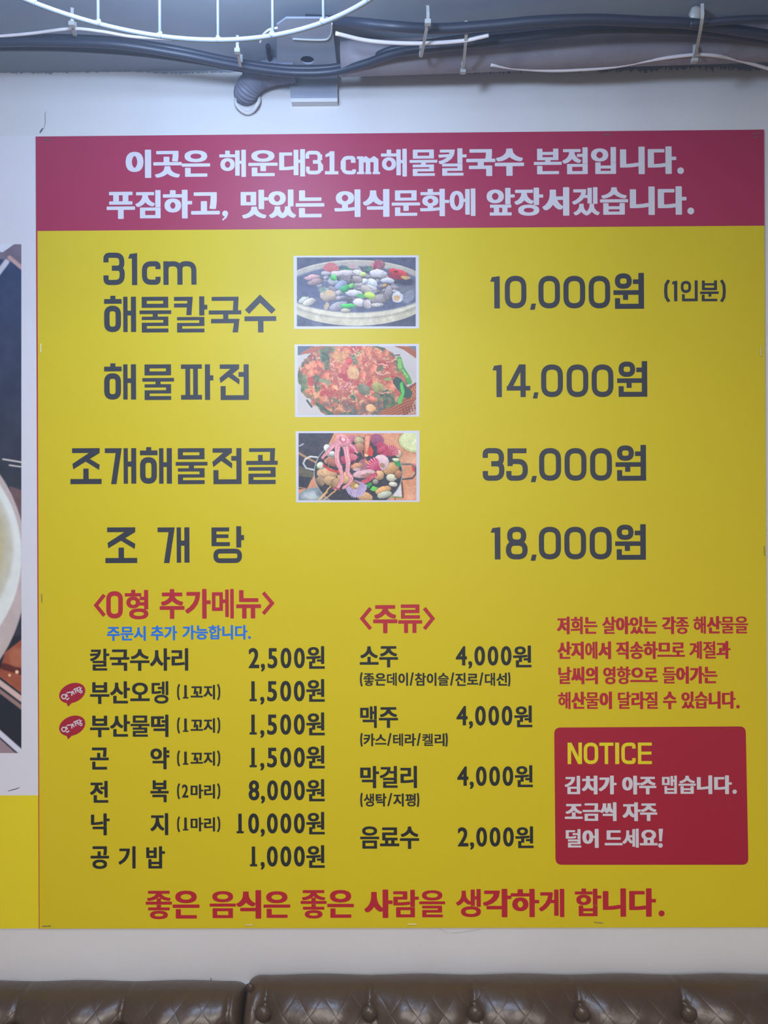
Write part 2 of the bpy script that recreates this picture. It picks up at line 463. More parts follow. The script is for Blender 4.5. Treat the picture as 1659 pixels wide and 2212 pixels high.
HG['국'] = (88, [[(8, 3), (81, 3), (79, 42), (65, 42), (67, 14), (8, 14)]] + R(0, 40, 88, 51) + R(39, 49, 53, 65) + [[(6, 63), (83, 63), (79, 100), (64, 100), (68, 75), (6, 75)]])
HG['수'] = (87, stroke([(7, 44), (43, 8), (80, 44)], 16) + R(0, 56, 87, 69) + R(37, 66, 52, 100))
HG['파'] = (88, R(0, 3, 57, 15) + R(0, 86, 57, 99) + R(12, 12, 25, 90) + R(33, 12, 46, 90) + R(65, 3, 79, 100) + R(77, 33, 88, 47))
HG['전'] = (82, R(3, 3, 56, 15) + [[(38, 10), (56, 15), (5, 54), (2, 40)]] + [[(22, 34), (34, 26), (57, 44), (56, 58)]] + R(54, 24, 70, 37) + R(68, 3, 82, 100) + R(5, 62, 19, 100) + R(5, 87, 82, 100))
HG['조'] = (87, R(5, 3, 82, 16) + [[(58, 12), (82, 16), (8, 60), (6, 45)]] + [[(34, 34), (46, 27), (82, 48), (80, 62)]] + R(36, 58, 51, 88) + R(0, 86, 87, 100))
HG['개'] = (87, [[(0, 3), (47, 3), (32, 100), (17, 100), (30, 16), (0, 16)]] + R(52, 3, 64, 99) + R(73, 3, 87, 99) + R(60, 39, 76, 53))
HG['골'] = (88, [[(8, 3), (81, 3), (79, 40), (66, 40), (67, 13), (8, 13)]] + R(33, 21, 46, 40) + R(0, 37, 88, 48) + rieul(54, 6, 82))
HG['탕'] = (92, R(0, 3, 50, 14) + R(4, 22, 48, 32) + R(0, 43, 52, 54) + R(0, 3, 14, 54) + R(70, 0, 84, 58) + R(82, 24, 92, 38) + ring(5, 61, 86, 100, 13, 22))
HG['원'] = (83, ring(4, 1, 50, 44, 14, 24) + R(0, 48, 70, 61) + R(26, 60, 40, 75) + R(53, 18, 70, 31) + R(68, 0, 83, 100) + R(4, 70, 18, 100) + R(4, 86, 83, 100))
HG['인'] = (85, ring(0, 2, 52, 60, 14, 28) + R(70, 0, 85, 100) + R(6, 66, 20, 100) + R(6, 87, 85, 100))
HG['분'] = (89, R(9, 0, 23, 47) + R(67, 0, 81, 47) + R(9, 13, 81, 24) + R(9, 35, 81, 47) + R(0, 53, 89, 65) + R(40, 63, 54, 78) + R(8, 68, 22, 100) + R(8, 88, 82, 100))
HG['1'] = (29, [[(0, 18), (5, 4), (29, 1), (29, 100), (12, 100), (12, 18)]])
HG['0'] = (68, ring(0, 0, 68, 100, 16, 26))
HG[','] = (19, [[(5, 85), (19, 85), (15, 104), (0, 104)]])
HG['3'] = (66, stroke(rounded([(8, 30), (8, 8), (57, 8), (57, 48), (26, 48)], 24), 16) + stroke(rounded([(26, 48), (58, 48), (58, 92), (8, 92), (8, 70)], 24), 16))
HG['5'] = (66, R(6, 1, 62, 16) + R(4, 1, 20, 55) + stroke(rounded([(12, 50), (12, 41), (58, 41), (58, 92), (8, 92), (8, 70)], 24), 16))
HG['8'] = (66, ring(4, 0, 62, 55, 16, 24) + ring(0, 42, 66, 100, 16, 26))
HG['4'] = (74, R(44, 0, 60, 100) + R(2, 66, 74, 80) + [[(40, 0), (56, 0), (18, 74), (2, 72)]])
HG['c'] = (80, stroke(rounded([(69, 34), (69, 11), (11, 11), (11, 89), (69, 89), (69, 66)], 40), 22))
HG['m'] = (140, R(0, 0, 22, 100) + stroke(rounded([(11, 60), (11, 11), (70, 11), (70, 100)], 34), 22) + stroke(rounded([(70, 60), (70, 11), (129, 11), (129, 100)], 34), 22))
HG['N'] = (66, R(0, 0, 16, 100) + R(50, 0, 66, 100) + [[(0, 0), (18, 0), (66, 100), (48, 100)]])
HG['O'] = (67, ring(0, 0, 67, 100, 16, 26))
HG['T'] = (66, R(0, 0, 66, 15) + R(25, 0, 41, 100))
HG['I'] = (16, R(0, 0, 16, 100))
HG['C'] = (66, stroke(rounded([(58, 28), (58, 8), (8, 8), (8, 92), (58, 92), (58, 72)], 26), 16))
HG['E'] = (66, R(0, 0, 16, 100) + R(0, 0, 66, 14) + R(0, 42, 64, 56) + R(0, 86, 66, 100))
HG['('] = (26, stroke([(20, -2), (9, 20), (7, 50), (9, 80), (20, 102)], 13))
HG[')'] = (26, stroke([(6, -2), (17, 20), (19, 50), (17, 80), (6, 102)], 13))
_hu = {}
def disp(items):
    """items: (char, x0, x1, y0, y1) each letter in its measured box"""
    parts = []
    for c, x0, x1, y0, y1 in items:
        if c not in _hu: _hu[c] = union(HG[c][1])
        w = HG[c][0]; v, t = _hu[c]
        ym = (y0 + y1) / 2; a = W(x0, ym); b = W(x1, ym); zt_ = W(x0, y0)[2]; zb_ = W(x0, y1)[2]
        parts.append(([(a[0] + p[0] / w * (b[0] - a[0]), zt_ + p[1] / 100 * (zb_ - zt_)) for p in v], t))
    return join(*parts)
LAY = 0.00022                                 # thickness of one printed layer
def ink(name, parts, m, parent, y=-LAY, label=None):
    V, Fc = join(*parts)
    V3 = [(p[0], y, p[1]) for p in V]
    # face every triangle to the room
    out = []
    for f in Fc:
        a, b, c = (V[i] for i in f[:3])
        cr = (b[0] - a[0]) * (c[1] - a[1]) - (b[1] - a[1]) * (c[0] - a[0])
        out.append(tuple(f) if cr > 0 else tuple(reversed(f)))
    o = obj(name, V3, out, m, parent)
    if label: o['label'] = label
    return o
def sheet(name, quad_px, m, parent, y, th):
    q = [(W(*p)[0], W(*p)[2]) for p in quad_px]
    return obj(name, *prism(q, y, y + th), m, parent)

# ------------------------------------------------------------------ the menu board
TL, TR, BR, BL = (77, 295), (1650, 280), (1659.5, 2003), (84, 2006)
def lerp(a, b, t): return (a[0] + (b[0] - a[0]) * t, a[1] + (b[1] - a[1]) * t)
board = thing('menu_board', 'large yellow menu board with crimson header, dish photos and black prices on the white wall', 'menu board', tuple(W(868, 2004)))
hb = (499 - 295) / (2006 - 295); hr = (487.5 - 280) / (2003 - 280)
sheet('yellow_sheet', [TL, TR, BR, BL], M['yellow'], board, 0.0, 0.002)
o = sheet('header_band', [TL, TR, lerp(TR, BR, hr), lerp(TL, BL, hb)], M['wine'], board, -LAY, LAY * 0.8)
o['label'] = 'crimson header band across the top of the board'
e0 = lerp(TL, BL, hb)
o = sheet('red_edge', [(e0[0], e0[1]), (e0[0] + 3, e0[1]), (BL[0] + 1.4, BL[1]), BL], M['red_ink'], board, -LAY, LAY * 0.8)
o['label'] = 'thin red line down the left edge'
def T(name, m, runs, dots=(), y=-LAY, extra=(), label=None, parent=None):
    parts = [run(*r) for r in runs]; rest = [dot(*d) for d in dots] + list(extra)
    if not parts: return ink(name, rest, M[m], parent or board, y, label)
    if name in ('portion_note', 'drink_kinds'): return ink(name, parts + rest, M[m], parent or board, y, label)
    for i, p in enumerate(parts):             # one object for each printed word
        o = ink(name, [p] + (rest if i == len(parts) - 1 and name != 'section_title' else []), M[m], parent or board, y, label)
    if name == 'section_title':
        for e in rest: ink(name, [e], M[m], parent or board, y, label)
    return o
HY = -2 * LAY
T('headline_text', 'white_ink', [('이곳은', 'head', 271.6, 454, 324, 385), ('해운대', 'head', 474, 659, 324, 383),
    ('해물칼국수', 'head', 823, 1132, 322, 382.5), ('본점입니다', 'head', 1153, 1460.6, 319, 378.5)],
    [(1470, 369, 7.2)], HY, [])
# the numerals and letters of the headline: condensed with feet
def head31():
    p = []
    p += stroke(rounded([(664, 343), (664, 330), (690, 330), (690, 350), (676, 350)], 9), 8) + stroke(rounded([(676, 350), (692, 350), (692, 373), (665, 373), (665, 360)], 10), 8)
    p += R(686, 334, 696, 346) + R(687, 355, 698, 369)
    p += R(712, 327, 722.5, 377) + R(702, 370, 731, 377) + [[(703, 334), (716, 327), (716, 336), (703, 340)]]
    p += stroke(rounded([(764, 350), (764, 341), (741, 341), (741, 373), (765, 373), (765, 366)], 12), 8) + R(736, 348, 747, 366) + R(758, 344, 768, 352)
    p += R(775, 339, 785.5, 376) + R(771, 338, 785, 344) + R(790, 344, 800, 376) + R(807, 344, 817.5, 376) + [[(780, 344), (790, 337), (800, 344), (800, 350), (780, 352)]] + [[(797, 344), (808, 337), (817.5, 344), (817.5, 352), (797, 350)]]
    p += R(771, 371.5, 787, 376.5) + R(789, 371.5, 802, 376.5) + R(805, 371.5, 821, 376.5)
    return poly_px(p)
T('headline_text', 'white_ink', [], [], HY, [head31()])
def comma(x, y, w, h):
    return poly_px([[(x + w * .5 + w * .5 * math.cos(a), y + w * .5 + w * .5 * math.sin(a)) for a in [2 * PI * k / 14 for k in range(14)]], [(x + w, y + w * .5), (x + w * .75, y + h * .7), (x + w * .1, y + h), (x, y + h * .88), (x + w * .45, y + h * .6), (x + w * .35, y + w * .6)]])
T('headline_text', 'white_ink', [('푸짐하고', 'head', 230.6, 475, 411.5, 473.5), ('맛있는', 'head', 520, 700.7, 410.5, 472), ('외식문화에', 'head', 722.4, 1027, 409.5, 469.5),
    ('앞장서겠습니다', 'head', 1051, 1482.7, 406, 467.5)], [(1492, 456, 7.4)], HY)
T('headline_text', 'white_ink', [], [], HY, [comma(480, 455, 13, 22)])

def row(seq, y0, y1): return [(c, a, b, y0, y1) for c, a, b in seq]
def D(name, items, label=None):
    return ink(name, [disp(items)], M['navy_ink'], board, -LAY, label)
D('dish_name', row([('3', 223.5, 269.6), ('1', 277, 296.5)], 546, 616) + row([('c', 306.6, 347), ('m', 353, 424.5)], 564.5, 615.5))
D('dish_name', row([('해', 225, 294), ('물', 301.5, 370), ('칼', 376, 448), ('국', 451, 521.3), ('수', 528, 596.7)], 639, 718.5))
D('dish_name', row([('해', 225, 294), ('물', 307.6, 376), ('파', 391, 461), ('전', 472.5, 537.5)], 785, 864.3))
D('dish_name', row([('조', 152, 219.5), ('개', 226.6, 294.4), ('해', 302.5, 371.4), ('물', 379.5, 448.3), ('전', 457, 521.7), ('골', 532, 600)], 966, 1046))
for k_ in [('조', 227.6, 296.4), ('개', 340.5, 409.4), ('탕', 457, 527.3)]: D('dish_name', row([k_], 1137, 1216.5))
D('dish_price', row([('1', 1059, 1079.6), ('0', 1090.4, 1137), (',', 1144.6, 1157.6), ('0', 1163, 1209.6), ('0', 1217, 1264), ('0', 1271.5, 1318)], 596, 666.5) + row([('원', 1325, 1391)], 590, 667.4))
D('portion_note', row([('(', 1434, 1448), ('1', 1451, 1463), ('인', 1470.5, 1507), ('분', 1512, 1552.4), (')', 1555, 1568)], 606, 651))
D('dish_price', row([('1', 1064, 1084), ('4', 1093, 1145.4), (',', 1150.6, 1163), ('0', 1168.8, 1216), ('0', 1223.9, 1270.7), ('0', 1278, 1325)], 787.4, 858) + row([('원', 1333, 1398)], 780.5, 857.4))
D('dish_price', row([('3', 1042.7, 1089.5), ('5', 1093.4, 1140.2), (',', 1146.3, 1159.3), ('0', 1164.5, 1212), ('0', 1219.5, 1266.8), ('0', 1274.6, 1321.8)], 968, 1038.7) + row([('원', 1329.6, 1395.5)], 961.5, 1038.7))
D('dish_price', row([('1', 1060, 1080.9), ('8', 1092.6, 1139.8), (',', 1145.9, 1158.9), ('0', 1164, 1211.7), ('0', 1219, 1266), ('0', 1273.7, 1321.4)], 1138, 1208.6) + row([('원', 1328.8, 1395)], 1132.7, 1209.4))

def chev(x0, x1, y0, y1, w, left=True):
    ym = (y0 + y1) / 2; h = w * .5
    P = [(x1 - 1, y0 + h), (x0 + h, ym), (x1 - 1, y1 - h)] if left else [(x0 + 1, y0 + h), (x1 - h, ym), (x0 + 1, y1 - h)]
    return poly_px(stroke(P, w))
T('section_title', 'red_ink', [('형', 'title', 269.8, 320.7, 1274, 1338), ('추가메뉴', 'title', 345, 564, 1272.5, 1337)], [], -LAY,
  [chev(203.4, 226.5, 1281, 1334, 8), chev(567.6, 592, 1276, 1330, 8, False),
   poly_px(stroke(rounded([(234.5, 1282), (260.5, 1282), (260.5, 1331), (234.5, 1331)], 24, True), 10, True))], 'red heading of the extras list')
T('section_note', 'blue_ink', [('주문시', 'blue', 231, 315, 1352.5, 1384.5), ('추가', 'blue', 325.7, 382.8, 1351.5, 1383.5), ('가능합니다', 'blue', 394, 534.8, 1350.5, 1382)], [(539, 1377, 3.2)], -LAY, (), 'small blue line under the red heading')
T('section_title', 'red_ink', [('주류', 'title', 806, 912, 1306, 1368)], [], -LAY, [chev(778, 801.6, 1309.7, 1362.6, 8), chev(915.5, 938.8, 1309.7, 1362.6, 8, False)], 'red heading of the drinks list')
def paren(x0, x1, y0, y1, left=True, w=4):
    h = w / 2; ym = (y0 + y1) / 2
    P = [(x1 - h, y0), (x0 + h + .5, y0 + (ym - y0) * .45), (x0 + h, ym), (x0 + h + .5, y1 - (y1 - ym) * .45), (x1 - h, y1)]
    if not left: P = [(x0 + x1 - p[0], p[1]) for p in P]
    return poly_px(stroke(P, w))
def slash(x0, x1, y0, y1, w=4): return poly_px([[(x1 - w, y0), (x1, y0), (x0 + w, y1), (x0, y1)]])
def extra_row(items, note, digits, dx0, dy, wy):
    T('menu_item', 'dark_ink', [(t, 'bold', a, b, y0, y1) for t, a, b, y0, y1 in items])
    if note:
        n, w, y0, y1 = note
        T('portion_note', 'dark_ink', [(n, 'digit', 395 if n == '1' else 393, 407, y0 + 2, y1 - 3), (w, 'small', 411.7, 464.6, y0 + 1.5, y1 - 1)], [], -LAY,
          [paren(382.4, 389.5, y0, y1), paren(468.5, 476, y0, y1, False)])
    T('item_price', 'dark_ink', [(digits, 'digit', dx0, 658.5, dy[0], dy[1]), ('원', 'bold', 661.5, 701.5, wy[0], wy[1])])
extra_row([('칼국수사리', 194.5, 406.7, 1401, 1449.5)], None, '2,500', 537, (1399.7, 1444), (1395.8, 1444.8))
extra_row([('부산오뎅', 194.5, 364, 1471.8, 1520.8)], ('1', '꼬지', 1478, 1512), '1,500', 539, (1471, 1515.4), (1467, 1516))
extra_row([('부산물떡', 194.5, 364, 1544, 1592.6)], ('1', '꼬지', 1550, 1584), '1,500', 539, (1543, 1587.4), (1539, 1588.5))
extra_row([('곤', 194.5, 235, 1614.7, 1662.5), ('약', 325, 366, 1614, 1662)], ('1', '꼬지', 1621.5, 1655), '1,500', 539, (1614.7, 1658), (1610.8, 1660))
extra_row([('전', 194.5, 234, 1686.8, 1734), ('복', 325, 364.5, 1685.5, 1733)], ('2', '마리', 1692.5, 1726), '8,000', 537, (1685.6, 1729), (1683, 1731))
extra_row([('낙', 196.5, 237, 1757, 1804.5), ('지', 325, 363.5, 1756.5, 1804)], ('1', '마리', 1764, 1797), '10,000', 511, (1757, 1800.6), (1754, 1802.5))
extra_row([('공', 195.7, 235.8, 1828, 1877), ('기', 256, 293, 1828, 1876), ('밥', 316, 356.6, 1828, 1876)], None, '1,000', 540, (1828, 1872), (1825.7, 1874.7))
def drink(t, x1, y0, y1, d, dx0, dx1, dy0, dy1, wx0, wx1, wy0, wy1, x0=777):
    T('menu_item', 'dark_ink', [(t, 'bold', x0, x1, y0, y1)])
    T('item_price', 'dark_ink', [(d, 'digit', dx0, dx1, dy0, dy1), ('원', 'bold', wx0, wx1, wy0, wy1)])
drink('소주', 859.8, 1396, 1442, '4,000', 984.6, 1105, 1396, 1438, 1108, 1148, 1394.5, 1441.7)
drink('맥주', 859.8, 1525, 1572.5, '4,000', 986, 1106.8, 1525, 1567.5, 1110.7, 1149.8, 1524, 1571, 778)
drink('막걸리', 900.8, 1654.6, 1702.6, '4,000', 987.6, 1108.8, 1655.5, 1698, 1112, 1151, 1653, 1700.4, 778)
drink('음료수', 905.5, 1785, 1834, '2,000', 988.7, 1110, 1787, 1829, 1113, 1152.6, 1785, 1832, 778)
kx = lambda v: 740 + v * .27728
def brands(seq, y0, y1):
    runs = []; ex = []
    for t, a, b in seq:
        a, b = kx(a), kx(b)
        if t == '(': ex.append(paren(a, b, y0, y1))
        elif t == ')': ex.append(paren(a, b, y0, y1, False))
        elif t == '/': ex.append(slash(a, b, y0, y1 - 1.5))
        else: runs.append((t, 'small', a, b, y0 + .8, y1 - .6))
    T('drink_kinds', 'dark_ink', runs, [], -LAY, ex)
brands([('(', 135, 158), ('좋은데이', 163, 510), ('/', 522, 555), ('참이슬', 563, 828), ('/', 837, 870), ('진로', 878, 1057), ('/', 1063, 1097), ('대선', 1108, 1282), (')', 1288, 1308)], 1452.5, 1482.4)
brands([('(', 137, 158), ('카스', 163, 342), ('/', 347, 382), ('테라', 393, 572), ('/', 577, 610), ('켈리', 620, 795), (')', 800, 820)], 1583.6, 1612.5)
brands([('(', 137, 158), ('생탁', 165, 343), ('/', 348, 388), ('지평', 395, 570), (')', 577, 598)], 1713, 1742.8)

T('seafood_notice', 'red_ink', [('저희는', 'red', 1203, 1290.6, 1332, 1370.3), ('살아있는', 'red', 1300.7, 1419.6, 1331.7, 1370), ('각종', 'red', 1429.8, 1488, 1331.4, 1370), ('해산물을', 'red', 1497.6, 1616, 1331, 1369.2)])
T('seafood_notice', 'red_ink', [('산지에서', 'red', 1204, 1320, 1386, 1424.3), ('직송하므로', 'red', 1330.7, 1479.7, 1385.6, 1424), ('계절과', 'red', 1489, 1577.9, 1385, 1423.5)])
T('seafood_notice', 'red_ink', [('날씨의', 'red', 1206, 1291.7, 1440.3, 1478.2), ('영향으로', 'red', 1302.7, 1421, 1439.8, 1478.2), ('들어가는', 'red', 1431, 1549.6, 1439.5, 1477.2)])
T('seafood_notice', 'red_ink', [('해산물이', 'red', 1205.4, 1322, 1494.2, 1532.2), ('달라질', 'red', 1334.5, 1421, 1494, 1532), ('수', 'red', 1432, 1461.5, 1494, 1532), ('있습니다', 'red', 1471.6, 1589, 1493.5, 1531.2)], [(1594, 1526.5, 4)])
T('slogan_text', 'red_ink', [('좋은', 'slogan', 315, 431, 1924, 1985.5), ('음식은', 'slogan', 452.8, 627, 1923, 1984.5), ('좋은', 'slogan', 649.4, 764.6, 1922.5, 1984), ('사람을', 'slogan', 787, 961.6, 1921.5, 1983),
    ('생각하게', 'slogan', 984.9, 1219, 1920, 1981.5), ('합니다', 'slogan', 1241.7, 1417, 1919, 1980.5)], [(1429, 1973, 6.6)])

# red notice panel
def rrect(c, r):
    P = rounded(c, r, True, 6); return [P]
v, t = poly_px(rrect([(1197, 1571.5), (1610.8, 1569), (1616.6, 1868), (1200, 1868)], 14))
panel = ink('notice_panel', [(v, t)], M['crimson'], board, -LAY, 'rounded crimson notice panel at lower right')
ink('notice_text', [disp(row([('N', 1226, 1257), ('O', 1260.8, 1292), ('T', 1294.6, 1325), ('I', 1328.7, 1337.4), ('C', 1342, 1372.9), ('E', 1377.8, 1408)], 1604, 1650.4))], M['yellow_band'], panel, HY, 'yellow capital letters')
T('notice_text', 'white_ink', [('김치가', 'head', 1219.6, 1331.6, 1675.5, 1716), ('아주', 'head', 1343.7, 1417.6, 1675.5, 1716), ('맵습니다', 'head', 1429.8, 1580.5, 1675, 1715.5)], [(1586.7, 1710, 4.7)], HY, (), 'white lettering', panel)
T('notice_text', 'white_ink', [('조금씩', 'head', 1220, 1331.6, 1733, 1773.7), ('자주', 'head', 1344.6, 1419.6, 1733, 1773.5)], [], HY, (), 'white lettering', panel)
T('notice_text', 'white_ink', [('덜어', 'head', 1222, 1293, 1790.5, 1831.4), ('드세요', 'head', 1306, 1420.5, 1790, 1831)], [(1426.5, 1826, 5)], HY,
  [poly_px([[(1422.5, 1790), (1432, 1790), (1429.5, 1817), (1424, 1817)]])], 'white lettering', panel)

# two little speech bubbles
for dy in (0, 70.6):
    def q(x, y): return (120 + x / 15.8, 1470 + dy + y / 15.8)
    ca, sa = math.cos(-0.40), math.sin(-0.40)
    E_ = [(570 + 465 * math.cos(a) * ca - 325 * math.sin(a) * sa, 428 + 465 * math.cos(a) * sa + 325 * math.sin(a) * ca) for a in [2 * PI * k / 48 for k in range(48)]]
    bub = ink('speech_bubble', [poly_px([[q(*p) for p in E_], [q(360, 740), q(560, 740), q(545, 780), q(430, 895), q(385, 790)]])], M['crimson'], board, -LAY, 'red speech bubble with white handwriting')
    S = []
    def s(pts, w=38, closed=False): S.extend(stroke([q(*p) for p in pts], w / 15.8, closed, not closed))
    circ = lambda cx, cy, r: [(cx + r * math.cos(a), cy + r * math.sin(a)) for a in [2 * PI * k / 20 for k in range(20)]]
    s(circ(288, 548, 72), 38, True); s([(368, 455), (412, 540)]); s([(378, 632), (398, 650), (462, 602)])
    s([(405, 412), (565, 388), (558, 508)]); s([(590, 362), (634, 460)])
    s([(622, 305), (780, 238)], 34); s([(668, 320), (700, 425)], 34); s([(740, 280), (778, 388)], 34); s([(680, 345), (815, 318)], 26)
    s([(822, 218), (858, 330)], 34); s([(850, 270), (892, 250)], 30); s(circ(868, 380, 40), 30, True)
    ink('bubble_text', [poly_px(S)], M['white_ink'], bub, HY)

# ------------------------------------------------------------------ painted photo prints (flat pictures)
def fbm(X, Y, s, seed, octv=4):
    rs = np.random.RandomState(seed); out = np.zeros_like(X); amp = 1; tot = 0
    for k in range(octv):
        n = 64; g = rs.rand(n, n); u = X / s; v = Y / s
        iu = np.floor(u).astype(int); iv = np.floor(v).astype(int); fu = u - iu; fv = v - iv
        fu = fu * fu * (3 - 2 * fu); fv = fv * fv * (3 - 2 * fv)
        a = g[iv % n, iu % n]; b = g[iv % n, (iu + 1) % n]; c = g[(iv + 1) % n, iu % n]; d = g[(iv + 1) % n, (iu + 1) % n]
        out += amp * ((a * (1 - fu) + b * fu) * (1 - fv) + (c * (1 - fu) + d * fu) * fv); tot += amp
        amp *= 0.5; s *= 0.5
    return out / tot
class Paint:
    def __init__(s, x0, y0, x1, y1, step):
        nx = int((x1 - x0) / step) + 1; ny = int((y1 - y0) / step) + 1
        s.xs = np.linspace(x0, x1, nx); s.ys = np.linspace(y0, y1, ny)
        s.X, s.Y = np.meshgrid(s.xs, s.ys); s.I = np.zeros(s.X.shape + (3,)); s.k = step
    def put(s, a, col):
        a = np.clip(a, 0, 1)[..., None]; col = np.array(col, float)
        s.I = s.I * (1 - a) + col * a
    def fill(s, c): s.I[:] = c
    def ell(s, cx, cy, rx, ry, rot, col, alpha=1, soft=3, shade=0, wob=0, seed=1):
        c, n = math.cos(rot), math.sin(rot); dx, dy = s.X - cx, s.Y - cy
        u = (dx * c + dy * n) / rx; v = (-dx * n + dy * c) / ry; d = np.sqrt(u * u + v * v)
        if wob: d = d + wob * (fbm(s.X, s.Y, min(rx, ry) * .6, seed) - .5)
        a = (1 - d) * min(rx, ry) / soft + .5
        cc = np.array(col, float)
        if shade: cc = cc * (1 + shade * (0.3 - (u * .3 + v + .4 * d * d))[..., None])
        a = np.clip(a, 0, 1)[..., None] * alpha
        s.I = s.I * (1 - a) + np.clip(cc, 0, 255) * a
    def inside(s, pts):
        X, Y = s.X, s.Y; r = np.zeros(X.shape, bool); n = len(pts)
        for i in range(n):
            x0, y0 = pts[i]; x1, y1 = pts[(i + 1) % n]
            if y0 == y1: continue
            c = ((y0 > Y) != (y1 > Y)) & (X < (x1 - x0) * (Y - y0) / (y1 - y0) + x0)
            r ^= c
        return r
    def poly(s, pts, col, alpha=1): s.put(s.inside(pts) * alpha, col)
    def dist(s, pts):
        D_ = np.full(s.X.shape, 1e9)
        for i in range(len(pts) - 1):
            x0, y0 = pts[i]; x1, y1 = pts[i + 1]; L = (x1 - x0) ** 2 + (y1 - y0) ** 2 + 1e-9
            t = np.clip(((s.X - x0) * (x1 - x0) + (s.Y - y0) * (y1 - y0)) / L, 0, 1)
            D_ = np.minimum(D_, np.hypot(s.X - x0 - t * (x1 - x0), s.Y - y0 - t * (y1 - y0)))
        return D_
    def line(s, pts, w, col, alpha=1, soft=3): s.put(((w / 2 - s.dist(pts)) / soft + .5).clip(0, 1) * alpha, col)
    def clam(s, cx, cy, rx, ry, rot, col, dark=(90, 80, 80), rings=3):
        s.ell(cx, cy, rx + 4, ry + 4, rot, dark, .7, 5)
        s.ell(cx, cy, rx, ry, rot, col, 1, 4, .22)
        c, n = math.cos(rot), math.sin(rot); dx, dy = s.X - cx, s.Y - cy
        u = (dx * c + dy * n) / rx; v = (-dx * n + dy * c) / ry + .35; d = np.sqrt(u * u + v * v)
        ins = np.clip((1 - np.sqrt(u * u + (v - .35) ** 2)) * 8, 0, 1)
        s.put(ins * (0.5 + 0.5 * np.sin(d * rings * 5)) * .10, dark)
    def fan(s, cx, cy, r, ang, spread, c1, c2, ribs=16, squash=1.0):
        dx, dy = s.X - cx, s.Y - cy; c, n = math.cos(ang), math.sin(ang)
        u = dx * c + dy * n; v = (-dx * n + dy * c) / squash
        rr = np.hypot(u, v); th = np.arctan2(v, u)
        edge = r * (1 + .03 * np.cos(th / spread * ribs * PI)) * (1 - .18 * (th / spread) ** 2)
        a = np.clip((edge - rr) / 4 + .5, 0, 1) * np.clip((spread - np.abs(th)) * r / 8 + .5, 0, 1)
        w = (.5 + .5 * np.cos(th / spread * ribs * PI))[..., None] * np.clip(rr / r * 1.6, 0, 1)[..., None]
        col = np.array(c1, float) * (1 - w) + np.array(c2, float) * w
        s.I = s.I * (1 - a[..., None]) + col * a[..., None]
    def noise(s, sc, amp, seed, mask=None):
        n = (fbm(s.X, s.Y, sc, seed) - .5) * 2 * amp
        if mask is not None: n = n * mask
        s.I = np.clip(s.I + n[..., None], 0, 255)
    def blur(s, n=1):
        for _ in range(n):
            J = np.pad(s.I, ((1, 1), (1, 1), (0, 0)), 'edge')
            s.I = (J[:-2, 1:-1] + J[2:, 1:-1] + J[1:-1, :-2] + J[1:-1, 2:] + 4 * J[1:-1, 1:-1]) / 8
    def warp(s, amp, sc, seed, mask=1.0):
        amp = amp * mask
        ny, nx = s.X.shape
        dx = (fbm(s.X, s.Y, sc, seed, 3) - .5) * 2 * amp / s.k; dy = (fbm(s.X, s.Y, sc, seed + 7, 3) - .5) * 2 * amp / s.k
        j, i = np.meshgrid(np.arange(nx), np.arange(ny))
        s.I = s.I[np.clip((i + dy).round().astype(int), 0, ny - 1), np.clip((j + dx).round().astype(int), 0, nx - 1)]
    def grade(s, r, g, b, sat=1.0):
        l = s.I.mean(-1, keepdims=True); s.I = (l + (s.I - l) * sat) * np.array([r, g, b])
    def build(s, name, corner, parent, y, contrast=1.0):
        """corner(x,y) -> (px,py)"""
        a = s.I / 255.0; a = np.clip(0.5 + (a - 0.5) * contrast, 0, 1)
        L = np.where(a <= .04045, a / 12.92, ((a + .055) / 1.055) ** 2.4)
        ny, nx = s.X.shape
        P = []
        p00, p10, p01 = W(*corner(s.xs[0], s.ys[0])), W(*corner(s.xs[-1], s.ys[0])), W(*corner(s.xs[0], s.ys[-1]))
        p11 = W(*corner(s.xs[-1], s.ys[-1]))
        u = ((s.X - s.xs[0]) / (s.xs[-1] - s.xs[0]))[..., None]; v_ = ((s.Y - s.ys[0]) / (s.ys[-1] - s.ys[0]))[..., None]
        Q = (p00 * (1 - u) + p10 * u) * (1 - v_) + (p01 * (1 - u) + p11 * u) * v_
        Q[..., 1] = y
        me = bpy.data.meshes.new(name)
        idx = np.arange(nx * ny).reshape(ny, nx)
        Fq = np.stack([idx[:-1, :-1], idx[1:, :-1], idx[1:, 1:], idx[:-1, 1:]], -1).reshape(-1, 4)
        me.vertices.add(nx * ny); me.vertices.foreach_set('co', Q.reshape(-1).astype(np.float32))
        me.loops.add(Fq.size); me.loops.foreach_set('vertex_index', Fq.reshape(-1).astype(np.int32))
        me.polygons.add(len(Fq)); me.polygons.foreach_set('loop_start', np.arange(0, Fq.size, 4, dtype=np.int32))
        me.polygons.foreach_set('loop_total', np.full(len(Fq), 4, np.int32))
        me.update(calc_edges=True); me.validate()
        at = me.color_attributes.new('Col', 'FLOAT_COLOR', 'POINT')
        at.data.foreach_set('color', np.concatenate([L, np.ones(L.shape[:2] + (1,))], -1).reshape(-1).astype(np.float32))
        me.materials.append(M['print'])
        o = bpy.data.objects.new(name, me); COL.objects.link(o)
        o.parent = parent; o.matrix_parent_inverse = Matrix.Translation(-world_loc(parent))
        return o
def board_print(P, ox, oy, label, outer):
    fr = sheet('photo_border', outer, M['white_ink'], board, -LAY, LAY * .8)
    fr['label'] = 'white border of ' + label
    sc = 300 / 1659
    o = P.build('dish_photo', lambda x, y: (ox + x * sc, oy + y * sc), board, -2 * LAY, 1.22)
    o['label'] = label
